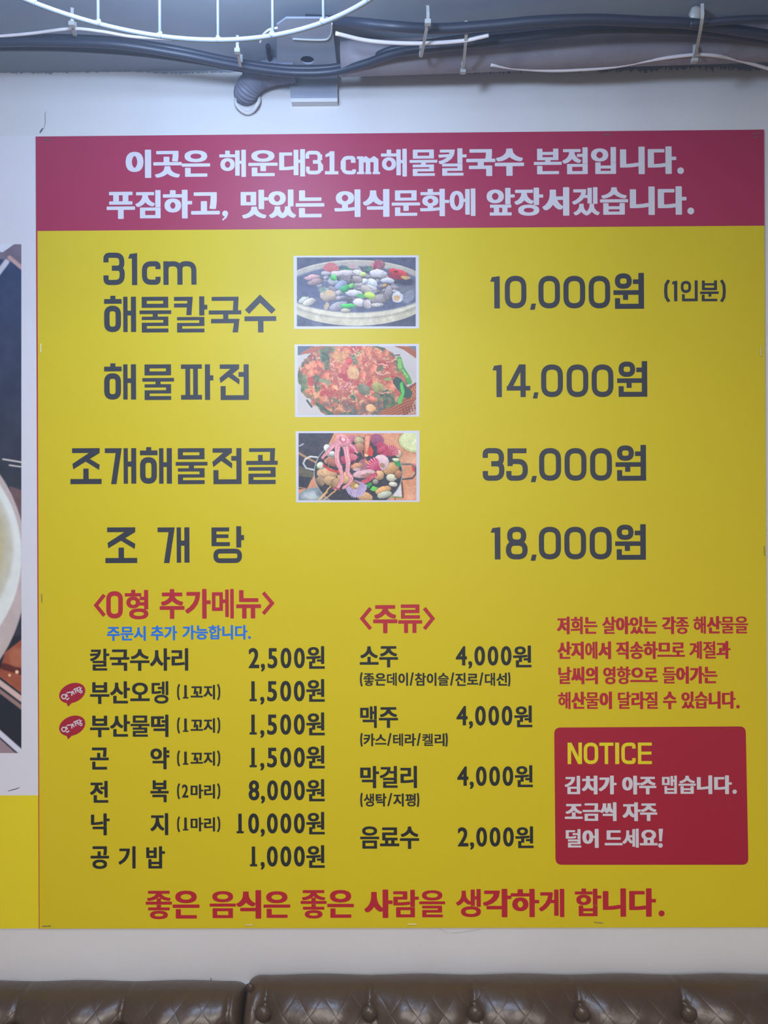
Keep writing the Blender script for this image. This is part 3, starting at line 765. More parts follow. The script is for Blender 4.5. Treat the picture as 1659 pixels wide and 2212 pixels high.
# --- dish one: clams and noodles in a wide cream bowl
P = Paint(118, 90, 1537, 912, 2.6)
P.fill((96, 98, 124)); P.put((P.X - 118) / 1400 * .5 * (P.Y > 600), (78, 78, 100)); P.noise(160, 14, 3)
P.ell(820, 540, 905, 366, 0.0, (206, 196, 178)); P.ell(820, 500, 925, 330, 0, (168, 156, 146), .6, 20)
P.ell(820, 462, 905, 342, 0.0, (216, 206, 190)); P.ell(822, 440, 880, 306, 0, (186, 176, 172), 1, 10)
P.ell(830, 470, 850, 278, 0.0, (104, 108, 138), 1, 22); P.noise(90, 16, 5, (P.Y > 180) * 1.0)
P.ell(1420, 430, 130, 110, 0, (130, 128, 142), .8, 60); P.ell(1400, 375, 120, 50, .1, (66, 66, 88), .8, 30); P.ell(260, 470, 160, 100, 0, (92, 96, 132), .7, 60)
for i in range(150):
    a = random.random() * 6.28; r = random.random() ** .8
    cx, cy = 850 + 480 * r * math.cos(a), 420 + 210 * r * math.sin(a)
    g = random.choice([84, 96, 130, 150, 170, 182]); P.ell(cx, cy, random.uniform(25, 70), random.uniform(14, 32), random.uniform(-.6, .6), (g + 10, g, g + 8), .75, 8, .3)
P.fan(520, 270, 120, -1.55, 1.25, (196, 92, 100), (216, 140, 142), 11, 1.0); P.ell(1080, 190, 95, 62, -.3, (176, 120, 130), 1, 8, .3)
P.fan(1030, 240, 140, -.9, .5, (150, 40, 66), (206, 150, 168), 6)
P.ell(1335, 278, 130, 40, .28, (206, 66, 74), 1, 6, .2); P.ell(1290, 320, 110, 26, .25, (170, 50, 70), .9, 6); P.ell(1300, 262, 30, 12, 0, (120, 40, 50)); P.ell(1420, 330, 55, 22, 0, (196, 170, 130), 1, 6)
P.poly([(725, 210), (765, 138), (810, 150), (848, 232)], (196, 168, 172)); P.poly([(620, 240), (690, 205), (770, 215), (760, 235)], (74, 138, 110)); P.poly([(910, 256), (1000, 192), (1030, 200), (1000, 250)], (84, 150, 120))
for a in [(690, 275, 180, 38, -.06, (204, 190, 196)), (850, 270, 60, 30, .2, (214, 206, 208)), (300, 325, 95, 28, -.15, (206, 160, 170)), (340, 380, 90, 40, -.2, (168, 140, 146)), (1095, 280, 105, 48, .05, (206, 200, 212)),
          (1200, 362, 85, 32, .05, (200, 200, 220)), (1010, 400, 70, 62, .3, (206, 206, 220)), (925, 375, 40, 36, -.3, (214, 214, 226)), (1000, 450, 80, 30, .3, (200, 192, 200)), (545, 380, 66, 36, .1, (176, 172, 188)), (640, 420, 80, 50, -.5, (150, 160, 186)),
          (840, 350, 66, 44, .3, (172, 156, 160)), (945, 475, 80, 46, .5, (182, 170, 168)), (800, 515, 106, 38, .06, (206, 200, 212)), (490, 545, 96, 66, -.1, (196, 172, 160)), (200, 600, 68, 34, -.4, (190, 190, 186)), (265, 625, 82, 40, -.35, (200, 192, 186)),
          (610, 670, 110, 50, -.3, (164, 158, 172)), (860, 630, 72, 46, .2, (214, 206, 212)), (955, 650, 60, 52, .8, (190, 178, 182)), (1100, 590, 100, 55, -.1, (160, 148, 150)), (1080, 655, 76, 24, 0, (190, 184, 188)), (1205, 510, 44, 90, .2, (158, 148, 158)),
          (700, 725, 60, 24, 0, (188, 180, 166)), (460, 280, 60, 24, 0, (190, 178, 190))]:
    P.clam(*a)
P.ell(1320, 562, 72, 66, 0, (214, 212, 226), 1, 5); P.ell(1310, 570, 42, 36, 0, (222, 176, 130), 1, 6); P.ell(490, 520, 50, 26, -.2, (214, 178, 130), .8, 10); P.ell(470, 670, 26, 48, .3, (204, 176, 146), .9, 8, 0, .4)
P.ell(1165, 420, 26, 16, 0, (224, 160, 90)); P.ell(1400, 330, 40, 14, .2, (214, 170, 110))
P.ell(555, 332, 42, 36, .4, (96, 190, 110), 1, 5, .3); P.ell(690, 465, 62, 40, -.4, (62, 160, 100), 1, 5, .3); P.ell(775, 428, 36, 30, -.5, (118, 190, 96), 1, 5, .3); P.ell(910, 296, 44, 28, 0, (200, 208, 140), 1, 5, .2)
P.ell(735, 672, 92, 30, .03, (76, 186, 96), 1, 5, .3); P.ell(880, 548, 46, 24, .2, (90, 186, 110), 1, 5); P.ell(985, 545, 68, 42, .2, (184, 212, 96), 1, 5, .25); P.ell(425, 478, 50, 40, 0, (140, 164, 144), .8, 10)
P.ell(1450, 560, 90, 60, -.8, (176, 176, 190), .5, 20); P.noise(14, 20, 8, ((P.X > 1330) & (P.Y > 520) & (P.Y < 640)) * 1.0)
mk_ = ((P.X - 830) / 800) ** 2 + ((P.Y - 430) / 285) ** 2 < 1; P.warp(12, 60, 91, mk_); P.warp(4, 20, 95, mk_); P.noise(40, 12, 9); P.noise(12, 10, 10); P.grade(.92, .91, .84, .92); P.blur(1)
board_print(P, 620, 540, 'printed photo of a cream bowl of clam noodle soup', [(634, 552.7), (904.5, 551.5), (905.3, 709.5), (635.5, 710.5)])
# --- dish two: seafood pancake in a wicker basket
P = Paint(128, 70, 1543, 893, 2.6)
P.fill((196, 196, 208)); P.noise(200, 10, 21)
P.poly([(128, 70), (330, 70), (170, 178), (128, 178)], (98, 112, 136)); P.poly([(1430, 70), (1543, 70), (1543, 180)], (110, 128, 150)); 
for k in range(9):
    P.line([(160 + k * 26, 168 - k * 3), (300 + k * 20, 84 + k * 2), (520, 66 + k * 9)], 13, (188 - 14 * (k % 2) * 2, 124 - 30 * (k % 2), 92 - 20 * (k % 2)))
    P.line([(1285 + k * 9, 68), (1400 + k * 9, 112 - k * 3), (1545, 215 - k * 9)], 10, (184 - 40 * (k % 2), 118 - 34 * (k % 2), 84 - 24 * (k % 2)))
P.poly([(1060, 893), (1080, 800), (1300, 640), (1543, 500), (1543, 690), (1440, 893)], (140, 84, 60))
for k in range(20):
    x = -40 + k * 16
    P.line([(1040 + k * 4, 800 + k * 9), (1180 + k * 7, 752 + k * 11), (1330 + k * 10, 640 + k * 13), (1470 + k * 8, 590 + k * 15), (1560, 500 + k * 19)], 9, (202, 134, 92) if k % 2 else (150, 86, 60), .9)
for k in range(5):
    P.line([(1385 + k * 34, 810 - k * 10), (1410 + k * 30, 900 - k * 20)], 18, (128, 72, 56), .8); P.line([(1440 + k * 26, 610 - k * 18), (1490 + k * 22, 700 - k * 20)], 12, (214, 150, 110), .8)
# pancake body with a wobbly edge
d = np.sqrt(((P.X - 790) / 650) ** 2 + ((P.Y - 470) / 470) ** 2) + .22 * (fbm(P.X, P.Y, 120, 31) - .5)
body = np.clip((1 - d) * 60, 0, 1); n1 = fbm(P.X, P.Y, 95, 33, 5); n2 = fbm(P.X + 900, P.Y, 70, 34, 5); n3 = fbm(P.X, P.Y + 700, 34, 36, 4)
P.put(body, (186, 112, 96)); 
P.put(body * np.clip((n1 - .50) * 9, 0, 1), (222, 150, 118)); P.put(body * np.clip((n2 - .56) * 12, 0, 1) * .9, (188, 76, 78))
P.put(body * np.clip((n3 - .60) * 14, 0, 1) * .75, (226, 190, 160)); 
g = np.clip((fbm(P.X + 300, P.Y + 100, 110, 35, 5) - .55 + .28 * (d - .72) ) * 11, 0, 1); P.put(body * g * .85, (104, 128, 96)); P.put(body * g * np.clip((n3 - .5) * 8, 0, 1) * .8, (62, 92, 78))
edge = np.clip((d - .86) * 12, 0, 1) * body; P.put(edge * .55 * np.clip((n1 - .4) * 8, 0, 1), (96, 120, 84))
low = np.clip((P.Y - 640) / 160, 0, 1) * body * np.clip((n2 - .42) * 7, 0, 1); P.put(low * .8, (104, 104, 104))
P.poly([(610, 395), (700, 400), (800, 478), (790, 500), (690, 498), (640, 450)], (184, 70, 84), .9); P.ell(748, 262, 34, 36, 0, (206, 84, 86), 1, 5, .3); P.ell(690, 330, 40, 70, .4, (196, 96, 96), .8, 12)
P.ell(630, 185, 105, 60, -.1, (218, 168, 118), .85, 30, 0, .4); P.ell(790, 395, 80, 75, .3, (222, 196, 150), .8, 25, 0, .4)
for cx, cy, r in [(270, 390, 52), (350, 385, 46), (460, 400, 52), (1020, 340, 60), (1090, 160, 70), (960, 150, 48), (240, 330, 40), (1180, 150, 45), (900, 410, 46), (1230, 530, 55)]:
    P.ell(cx, cy, r, r * .8, random.random() * 3, (212, 138, 112), .8, 10, .25, .3, int(cx)); P.line([(cx + r * .8 * math.cos(a), cy + r * .62 * math.sin(a)) for a in [x * .5 for x in range(3, 11)]], 7, (190, 92, 80), .7)
for pts in [[(1050, 260), (1080, 300), (1150, 290), (1200, 310)], [(1180, 265), (1240, 268), (1290, 240), (1300, 200)], [(1050, 380), (1090, 410), (1150, 420), (1200, 400)], [(840, 560), (890, 620), (950, 690)], [(1010, 560), (1060, 620), (1150, 640), (1260, 625)], [(780, 110), (810, 150), (850, 160), (880, 130)]]:
    P.line(pts, 20, (150, 66, 70), .7); P.line([(x, y - 5) for x, y in pts], 11, (232, 196, 180), .95)
for i in range(46):
    x, y = random.uniform(640, 800), random.uniform(490, 610); P.line([(x, y), (x + random.uniform(-26, 26), y + random.uniform(-18, 18))], 9, (226, 190, 196) if i % 2 else (200, 110, 116), .9)
for i in range(260):
    a = random.random() * 6.28; r = random.random() ** .5 * .93; x, y = 790 + 620 * r * math.cos(a), 470 + 440 * r * math.sin(a); b = random.random() * 6.28; l = random.uniform(12, 40)
    P.line([(x, y), (x + l * math.cos(b), y + l * .7 * math.sin(b)), (x + l * 1.4 * math.cos(b + .6), y + l * math.sin(b + .6))], random.uniform(4, 9), random.choice([(232, 168, 138), (172, 66, 66), (206, 110, 92), (232, 196, 170), (92, 112, 80), (150, 80, 70)]), .6)
P.ell(1085, 565, 75, 62, .5, (150, 160, 104), .85, 12, .2, .3); P.ell(925, 590, 80, 62, .6, (112, 128, 112), .85, 14, .2, .4); P.ell(1205, 466, 48, 18, .1, (130, 180, 112), .9, 6)
P.line([(788, 232), (840, 180), (890, 110)], 13, (150, 190, 130)); P.line([(1340, 220), (1370, 330), (1440, 440), (1465, 500)], 56, (92, 160, 86)); P.line([(1345, 240), (1350, 320)], 44, (130, 190, 110)); P.line([(1380, 360), (1440, 450)], 22, (136, 200, 120))
P.line([(1320, 500), (1400, 600), (1440, 640)], 110, (54, 92, 80)); P.line([(1370, 520), (1385, 620), (1350, 740)], 42, (90, 190, 90)); P.line([(1300, 180), (1345, 176)], 14, (110, 60, 70))
P.line([(220, 270), (330, 235), (340, 190)], 16, (110, 110, 96)); P.line([(210, 440), (215, 560)], 60, (110, 140, 104), .8); P.line([(240, 720), (295, 795)], 22, (70, 90, 84)); P.line([(350, 760), (540, 880)], 34, (78, 110, 90)); P.line([(400, 480), (500, 505)], 44, (130, 158, 126), .8)
P.line([(790, 620), (860, 740), (870, 780)], 12, (128, 150, 120)); P.ell(1002, 818, 60, 54, 0, (214, 168, 128), 1, 5, .2); P.ell(1002, 818, 46, 40, 0, (222, 180, 140), .8, 10)
P.ell(1020, 715, 50, 42, .4, (206, 122, 108), .9, 8, .3)
P.warp(16, 60, 92, body); P.warp(7, 18, 96, body); P.noise(16, 16, 41, body); P.noise(50, 14, 42, body); P.grade(.95, .90, .80, 1.0); P.blur(1)
board_print(P, 620, 735, 'printed photo of a seafood pancake in a basket', [(636.3, 744), (905, 742.8), (905.8, 899.8), (637.5, 901)])
# --- dish three: octopus and shellfish hot pot
P = Paint(138, 87, 1545, 887, 2.6)
P.fill((206, 150, 122)); P.noise(200, 10, 51)
P.poly([(138, 87), (560, 87), (240, 750), (138, 760)], (68, 68, 84)); P.poly([(138, 470), (330, 560), (300, 640), (138, 600)], (104, 100, 88)); P.line([(138, 325), (360, 445)], 26, (172, 138, 102)); P.line([(138, 735), (240, 752)], 16, (160, 124, 100))
P.poly([(138, 600), (300, 620), (240, 740), (138, 720)], (58, 62, 76)); P.line([(150, 240), (195, 215)], 18, (190, 200, 206), .8)
P.ell(350, 900, 240, 165, .0, (128, 140, 152), 1, 6, .1); P.ell(300, 830, 120, 50, -.1, (196, 206, 214), .7, 30); P.ell(450, 850, 110, 40, .5, (84, 96, 112), .6, 30)
P.ell(1550, 190, 222, 142, .12, (150, 120, 110), .6, 30); P.ell(1550, 190, 215, 130, .12, (186, 196, 150)); P.ell(1555, 180, 200, 118, .12, (206, 214, 172), 1, 8); P.line([(1500, 215), (1545, 165)], 22, (230, 232, 214), .7, 12)
P.line([(1510, 470), (1520, 520), (1545, 530)], 50, (206, 60, 72), .9, 14); P.ell(1500, 420, 120, 60, 0, (232, 190, 170), .5, 60); P.ell(1480, 800, 70, 90, 0, (222, 170, 150), .6, 40)
P.poly([(1260, 800), (1370, 660), (1395, 850), (1280, 840)], (206, 204, 214)); P.line([(1372, 670), (1385, 850)], 22, (120, 84, 70)); P.line([(1200, 846), (1370, 856)], 12, (110, 160, 90)); P.line([(1290, 860), (1290, 890)], 10, (80, 80, 90))
P.line([(380, 378), (280, 366), (215, 400), (195, 450), (230, 505), (320, 525)], 22, (186, 192, 198)); P.line([(380, 374), (280, 362), (215, 396)], 8, (226, 230, 232))
P.line([(1370, 456), (1480, 456), (1532, 490), (1540, 570), (1500, 625), (1370, 640)], 22, (98, 88, 92)); P.line([(1370, 452), (1480, 452), (1528, 486)], 7, (166, 158, 160))
P.ell(852, 560, 532, 432, 0, (160, 160, 166)); P.ell(852, 560, 520, 422, 0, (58, 60, 72), 1, 6); P.noise(60, 8, 55)
shells = [(475, 570, 120, 72, .1, (196, 164, 132)), (400, 660, 60, 50, .9, (150, 130, 108)), (530, 660, 92, 60, .3, (188, 158, 126)), (580, 690, 56, 60, .9, (168, 140, 112)), (690, 620, 92, 70, .3, (206, 172, 130)), (400, 475, 44, 40, 0, (206, 206, 200)), (520, 340, 60, 40, .6, (186, 178, 168)),
          (480, 265, 40, 46, -.5, (206, 214, 220)), (540, 330, 44, 30, .2, (196, 204, 208)), (505, 410, 66, 36, -.4, (176, 138, 110)), (560, 440, 90, 44, .3, (164, 110, 100)), (1240, 510, 100, 72, -.2, (190, 150, 110)), (1100, 590, 58, 56, 0, (200, 164, 130)), (1250, 620, 62, 44, .2, (196, 196, 180)), (1265, 700, 52, 32, .1, (206, 206, 200)),
          (1060, 665, 34, 30, 0, (150, 148, 140)), (1145, 770, 96, 48, -.25, (206, 164, 118)), (1165, 820, 90, 44, -.2, (178, 184, 172)), (930, 850, 92, 60, .3, (190, 152, 118)), (860, 180, 60, 50, .2, (176, 160, 130)), (860, 260, 60, 60, 0, (166, 130, 104)), (1330, 330, 40, 50, -.5, (206, 190, 170)), (1300, 405, 44, 20, 0, (206, 210, 180)), (1330, 580, 40, 50, .4, (166, 120, 90)), (640, 560, 40, 34, 0, (130, 96, 90))]
for a in shells: P.clam(*a)
P.ell(1060, 510, 34, 20, .2, (214, 196, 190))
P.fan(800, 175, 80, -2.6, 1.2, (170, 80, 110), (222, 160, 180), 9); P.fan(1040, 255, 165, -1.2, .75, (122, 58, 96), (182, 110, 146), 10); P.fan(1210, 370, 150, -1.0, .8, (158, 56, 84), (226, 150, 162), 9); P.fan(1080, 330, 150, -.7, 1.0, (150, 24, 66), (206, 96, 130), 11, .9); P.ell(1130, 270, 60, 26, -.7, (222, 150, 170), .35, 20)
P.poly([(930, 110), (1000, 104), (1005, 150), (960, 350), (918, 330), (920, 200)], (196, 110, 92)); P.poly([(940, 120), (990, 115), (985, 200), (945, 330), (932, 200)], (222, 160, 136)); P.poly([(1000, 230), (1028, 300), (1025, 370), (960, 350), (975, 280)], (206, 74, 66)); P.ell(945, 350, 26, 16, 0, (232, 196, 160))
P.ell(1128, 442, 96, 100, .3, (150, 124, 130), .6, 6); P.ell(1124, 440, 92, 96, .3, (206, 182, 190), 1, 5, .12); P.ell(1095, 470, 30, 28, 0, (226, 196, 170)); P.ell(1140, 470, 34, 26, .6, (156, 118, 100), .8, 10)
P.ell(915, 460, 60, 70, .5, (176, 116, 130), .9, 6); P.ell(830, 480, 70, 34, -.2, (190, 146, 120), 1, 8, .2, .4); P.fan(740, 430, 120, -.9, .6, (170, 50, 84), (232, 176, 186), 7); P.fan(760, 330, 110, -1.2, .9, (170, 46, 88), (226, 150, 170), 9); P.fan(660, 460, 110, -1.0, .8, (150, 44, 84), (200, 110, 140), 8)
P.line([(870, 260), (900, 350), (950, 410)], 10, (190, 96, 88)); P.line([(770, 490), (850, 370)], 9, (206, 90, 90)); P.line([(440, 470), (500, 520), (620, 555)], 28, (196, 66, 60), .9); P.line([(430, 395), (500, 430), (490, 500)], 10, (190, 110, 100))
P.fan(1125, 540, 190, -2.45, .62, (160, 36, 84), (232, 150, 176), 7); P.ell(925, 575, 140, 52, -.12, (150, 110, 120), .7, 6); P.ell(920, 572, 134, 46, -.12, (206, 172, 182), 1, 5, .1); P.ell(955, 590, 70, 24, -.1, (150, 110, 100), .8, 12, 0, .5); P.ell(830, 520, 50, 20, 0, (214, 180, 190), .9, 8)
P.line([(870, 690), (960, 645), (1060, 585)], 52, (180, 70, 96)); 
for k in range(12): P.line([(880 + k * 16, 668 - k * 8), (892 + k * 16, 700 - k * 8)], 5, (230, 170, 180), .8)
P.poly([(945, 690), (1010, 668), (1020, 700), (975, 740), (950, 720)], (52, 150, 84)); P.poly([(990, 760), (1030, 718), (1084, 730), (1050, 778)], (110, 200, 96)); P.poly([(1270, 425), (1340, 425), (1370, 490), (1300, 480)], (60, 150, 96)); P.line([(355, 470), (365, 500)], 14, (96, 190, 90)); P.line([(940, 420), (975, 450)], 20, (226, 150, 80))
P.fan(815, 640, 215, 1.45, 1.12, (150, 132, 178), (206, 194, 222), 17, .82); P.ell(808, 705, 58, 48, 0, (150, 116, 84)); P.ell(790, 710, 30, 40, 0, (186, 150, 90), .9); P.ell(830, 718, 26, 24, 0, (222, 204, 176))
ARM = (214, 150, 166); ADK = (170, 84, 104)
def arm(pts, w0, w1):
    pts = [tuple(p) for p in catmull([(x, y, 0) for x, y in pts], 7)]; n = len(pts)
    for i in range(n - 1):
        w = w0 + (w1 - w0) * i / n; P.line([pts[i][:2], pts[i + 1][:2]], w + 8, ADK, .6)
    for i in range(n - 1):
        w = w0 + (w1 - w0) * i / n; P.line([pts[i][:2], pts[i + 1][:2]], w, ARM)
    for i in range(2, n - 1):
        w = w0 + (w1 - w0) * i / n; x, y = pts[i][:2]
        P.ell(x - w * .22, y, w * .15, w * .15, 0, ADK, .5); P.ell(x - w * .25, y - 2, w * .1, w * .1, 0, (244, 206, 212), .9); P.ell(x + w * .2, y + 8, w * .12, w * .12, 0, (240, 200, 208), .7)
arm([(580, 215), (520, 270), (470, 330), (425, 380)], 46, 22); arm([(720, 200), (790, 250), (840, 320)], 40, 18)
arm([(610, 220), (598, 330), (605, 430), (650, 560), (650, 660), (600, 740), (575, 755)], 66, 26); arm([(690, 215), (715, 320), (728, 430), (725, 560), (770, 620), (740, 690), (670, 745)], 66, 24)
P.ell(665, 190, 95, 62, .05, ARM, 1, 5, .15); P.ell(650, 140, 62, 42, .1, (216, 156, 170), 1, 5, .1); P.line([(640, 130), (632, 170), (660, 200), (700, 190), (706, 160), (680, 140)], 12, (170, 70, 96), .8); P.ell(675, 160, 22, 20, 0, (236, 200, 206))
P.poly([(565, 190), (600, 140), (620, 200)], ARM); P.poly([(560, 230), (610, 180), (620, 240)], ARM); P.line([(480, 790), (375, 892)], 20, (206, 166, 122)); P.line([(520, 730), (380, 880)], 16, (214, 176, 130)); P.line([(580, 775), (430, 892)], 16, (206, 166, 122))
P.line([(550, 750), (580, 740), (620, 765)], 20, (160, 84, 96)); mk_ = ((P.X - 852) / 500) ** 2 + ((P.Y - 540) / 400) ** 2 < 1; P.warp(9, 60, 93, mk_); P.warp(4, 16, 97, mk_); P.noise(18, 13, 61); P.noise(45, 10, 62); P.grade(.97, .94, .86, 1.02); P.blur(1)
board_print(P, 620, 920, 'printed photo of a shellfish hot pot with octopus', [(638.6, 931.5), (906, 930.3), (906.6, 1084.3), (639.3, 1085.3)])

# staples round the edge of the board
def staple(x0, y0, x1, y1, w=1.6):
    a, b = W(x0, y0), W(x1, y1); yy = -0.0012
    P_ = [(a[0], 0.0005, a[2]), (a[0], yy, a[2]), (b[0], yy, b[2]), (b[0], 0.0005, b[2])]
    return obj('staple', *tube_data(P_, w * 0.0004, 6), M['steel'], board)
for s_ in [(89, 743, 89, 762), (90.5, 1283, 91, 1301), (96, 303, 112, 303), (1302, 291, 1318, 291), (1626, 291, 1642, 288), (1627, 297, 1640, 295.5), (1643, 750, 1643, 770), (1650, 1180, 1651, 1200), (92, 2000, 110, 1999.5), (530, 1997.5, 548, 1997.5), (880, 1995.5, 900, 1995.5), (1283, 1991, 1302, 1993)]:
    staple(*s_)

# ------------------------------------------------------------------ the banner to the left
BY = 0.0012
ban = thing('photo_banner', 'white banner with a tall bowl photo and yellow foot, left of the menu board', 'banner', tuple(W(-80, 2006)))
sheet('banner_sheet', [(-330, 296), (86, 292), (88, 2007), (-325, 2010)], M['banner_white'], ban, BY, 0.0012)
o = sheet('yellow_band', [(-326, 1720), (84, 1718.5), (84.5, 2006), (-325, 2009)], M['yellow_band'], ban, BY - LAY, LAY * .9); o['label'] = 'yellow band at the foot of the banner'
P = Paint(-290, 527, 45.5, 1627, 1.0)
P.fill((52, 66, 100)); P.put(((P.Y - 527) / 560), (52, 54, 62)); P.noise(60, 8, 71)
P.put((P.Y < 560) * 1.0, (120, 110, 120)); P.poly([(-290, 500), (48, 500), (48, 578), (20, 560), (0, 552), (-60, 560)], (116, 104, 116)); P.poly([(0, 527), (30, 527), (5, 545), (-20, 540)], (206, 206, 214)); P.line([(-6, 545), (18, 563)], 9, (120, 112, 120)); P.line([(20, 556), (46, 578)], 9, (190, 156, 150)); P.line([(-5, 590), (13, 566)], 12, (196, 192, 200))
P.line([(6, 992), (48, 999)], 3.4, (226, 214, 200)); P.line([(20, 1005), (48, 1009)], 3, (226, 214, 200)); P.poly([(20, 1050), (48, 1060), (48, 1150), (30, 1110)], (110, 84, 84))
P.poly([(48, 1370), (48, 1600), (-60, 1560), (-60, 1400)], (34, 38, 46)); P.poly([(48, 1380), (48, 1500), (-4, 1460), (10, 1410)], (156, 84, 56)); P.line([(8, 1440), (48, 1452)], 14, (92, 34, 24)); P.ell(35, 1420, 16, 20, 0, (176, 110, 80), .8, 8); P.ell(36, 1452, 4, 4, 0, (240, 200, 170)); P.ell(20, 1459, 3, 3, 0, (240, 190, 150))
P.ell(-150, 1225, 208, 288, 0, (188, 172, 166)); P.ell(-170, 1200, 216, 245, .0, (218, 220, 212), 1, 4); P.ell(-186, 1185, 214, 212, 0, (196, 192, 172), 1, 10); P.ell(-190, 1180, 200, 195, 0, (188, 178, 140), 1, 20)
P.noise(18, 9, 73)
P.line([(-8, 1470), (48, 1512)], 12, (206, 176, 166)); P.line([(-8, 1488), (48, 1530)], 9, (150, 120, 112)); P.poly([(0, 1500), (48, 1538), (48, 1620), (0, 1575)], (28, 34, 42))
P.line([(-6, 1580), (46, 1626)], 12, (206, 204, 214)); P.poly([(-10, 1588), (36, 1630), (-10, 1630)], (150, 128, 132))
P.blur(1)
o = P.build('banner_photo', lambda x, y: (x, y), ban, BY - LAY, 1.1); o['label'] = 'tall printed photo of a cream bowl on a dark table'
cr = crack([(17, 1709), (27, 1706), (35, 1704), (42, 1701)], 1.6, BY - 0.0004, 'hole', ban); cr.name = 'scuff_mark'

# ------------------------------------------------------------------ ceiling services
def ceil_path(pts, off, n=10): return catmull([H(p[0], p[1], CEIL - (p[2] if len(p) > 2 else off)) for p in pts], n)
# large painted pipe along the corner
pp = [H(x, y, CEIL - 0.028) for x, y in [(738, 127), (1000, 118), (1300, 106), (1500, 99), (1800, 88), (2300, 70)]]
tag(obj('ceiling_pipe', *tube_data(catmull(pp, 6), 0.026, 24), M['pipe'], smooth=True), 'grey painted pipe running under the ceiling right of the bracket', 'pipe')
# flexible conduit elbow that turns into the wall
el = [W(636, 150, -0.028), W(612, 152, -0.028), W(588, 156, -0.028), W(562, 165, -0.027), W(543, 180, -0.024), W(532, 197, -0.014), W(529, 204, 0.01)]
def corr(t): return 0.0215 * 1.0 if False else (1 + 0.045 * math.sin(t * 190)) * (1 - 0.1 * t)
cd = thing('conduit_elbow', 'grey corrugated conduit bending down into the white wall beside the bracket', 'conduit', tuple(el[-1]))
obj('conduit', *tube_data(catmull(el, 34), 0.0212, 20, rf=corr), M['duct'], cd, True)
a = W(531, 203, -0.020)
ringp = [(a[0] + 0.0205 * math.cos(t), -0.0062 + 0.004 * math.sin(t * 3), a[2] - 0.003 + 0.0205 * math.sin(t)) for t in [2 * PI * k / 24 for k in range(24)]]
o = obj('plaster_collar', *tube_data(ringp, 0.0032, 8, True), M['wall'], cd, True); o['label'] = 'white paint crust where the conduit enters the wall'

bt = thing('added_glow_holder', 'white holder added on the ceiling, out of view, for the extra glow light', 'light bulb', (-0.245, -0.345, CEIL))  # unseen holder added to carry the extra glow lamp
def lathe(c, prof, n=20):
    V = [(c[0] + r * math.cos(2 * PI * k / n), c[1] + r * math.sin(2 * PI * k / n), c[2] + z) for r, z in prof for k in range(n)]
    Fc = [(i * n + k, i * n + (k + 1) % n, (i + 1) * n + (k + 1) % n, (i + 1) * n + k) for i in range(len(prof) - 1) for k in range(n)]
    return V, Fc
obj('holder', *lathe((-0.245, -0.345, CEIL), [(0.0, 0), (0.03, 0), (0.03, -.008), (0.014, -.016), (0.014, -.036), (0, -.036)]), M['trim'], bt, True)
# steel bracket: a plate on the ceiling with a hole, folded down on the wall
br = thing('ceiling_bracket', 'grey painted steel bracket with a round hole, folded from ceiling to wall', 'bracket', tuple(W(677, 215, 0)))
c0, c1, c2, c3 = H(598, 40, CEIL - .018), H(716, 40, CEIL - .018), H(729, 152, CEIL - .018), H(598, 152, CEIL - .018)
hc = H(664, 130, CEIL - .018)
def holed():
    n = 32; V = []; Fc = []
    cs = [np.array(c0), np.array(c1), np.array(c2), np.array(c3)]
    cen = np.array(hc)
    for k in range(n):
        an = 2 * PI * k / n; V.append(cen + np.array([0.0112 * math.cos(an), 0.0112 * math.sin(an), 0]))
    # outer ring by casting each angle to the quad border
    for k in range(n):
        an = 2 * PI * k / n; d = np.array([math.cos(an), math.sin(an)]); best = 1e9
        for i in range(4):
            p, q_ = cs[i][:2], cs[(i + 1) % 4][:2]; e = q_ - p
            den = d[0] * e[1] - d[1] * e[0]
            if abs(den) < 1e-9: continue
            w = p - cen[:2]; t = (w[0] * e[1] - w[1] * e[0]) / den; u = (w[0] * d[1] - w[1] * d[0]) / den
            if t > 0 and -1e-6 <= u <= 1 + 1e-6: best = min(best, t)
        V.append(np.array([cen[0] + d[0] * best, cen[1] + d[1] * best, cen[2]]))
    m = len(V)
    V += [v + np.array([0, 0, 0.003]) for v in V]
    for k in range(n):
        l = (k + 1) % n
        Fc += [(k, l, n + l, n + k), (m + k, m + n + k, m + n + l, m + l), (n + k, n + l, m + n + l, m + n + k), (k, m + k, m + l, l)]
    return V, Fc
obj('ceiling_plate', *holed(), M['bracket'], br)
o = obj('hole_shadow', [np.array(hc) + np.array([0.013 * math.cos(t), 0.013 * math.sin(t), 0.0035]) for t in [2 * PI * k / 24 for k in range(24)]], [tuple(range(24))], M['hole'], br); o['label'] = 'dark disc standing for the shade inside the round hole'  # dark disc behind the plate imitates the shade in the hole
w0, w1, w2, w3 = W(623, 150, -.011), W(729, 150, -.011), W(729, 213, -.011), W(628, 213, -.011)
obj('wall_plate', *prism([(w0[0], CEIL - .001), (w1[0], CEIL - .001), (w2[0], w2[2]), (w3[0], w3[2])], -.011, WALL), M['bracket'], br)
b0, b1 = W(628, 213, -.011), W(729, 220, -.011)
o = obj('painted_edge', *prism([(b0[0], b0[2]), (b1[0], b0[2]), (b1[0], b1[2]), (b0[0] + .001, b1[2])], -.0118, WALL), M['wall'], br); o['label'] = 'white paint along the bottom edge'
lipp = [H(x, y, CEIL - .0195) for x, y in [(632, 84), (668, 86), (700, 86), (710, 82), (716, 70), (717, 50)]]
o = obj('lip', *tube_data(catmull(lipp, 5), 0.0016, 8), M['tie'], br, True); o['label'] = 'rim of the bracket, coloured pale for its lit edge'  # light along the rim put in as a pale colour
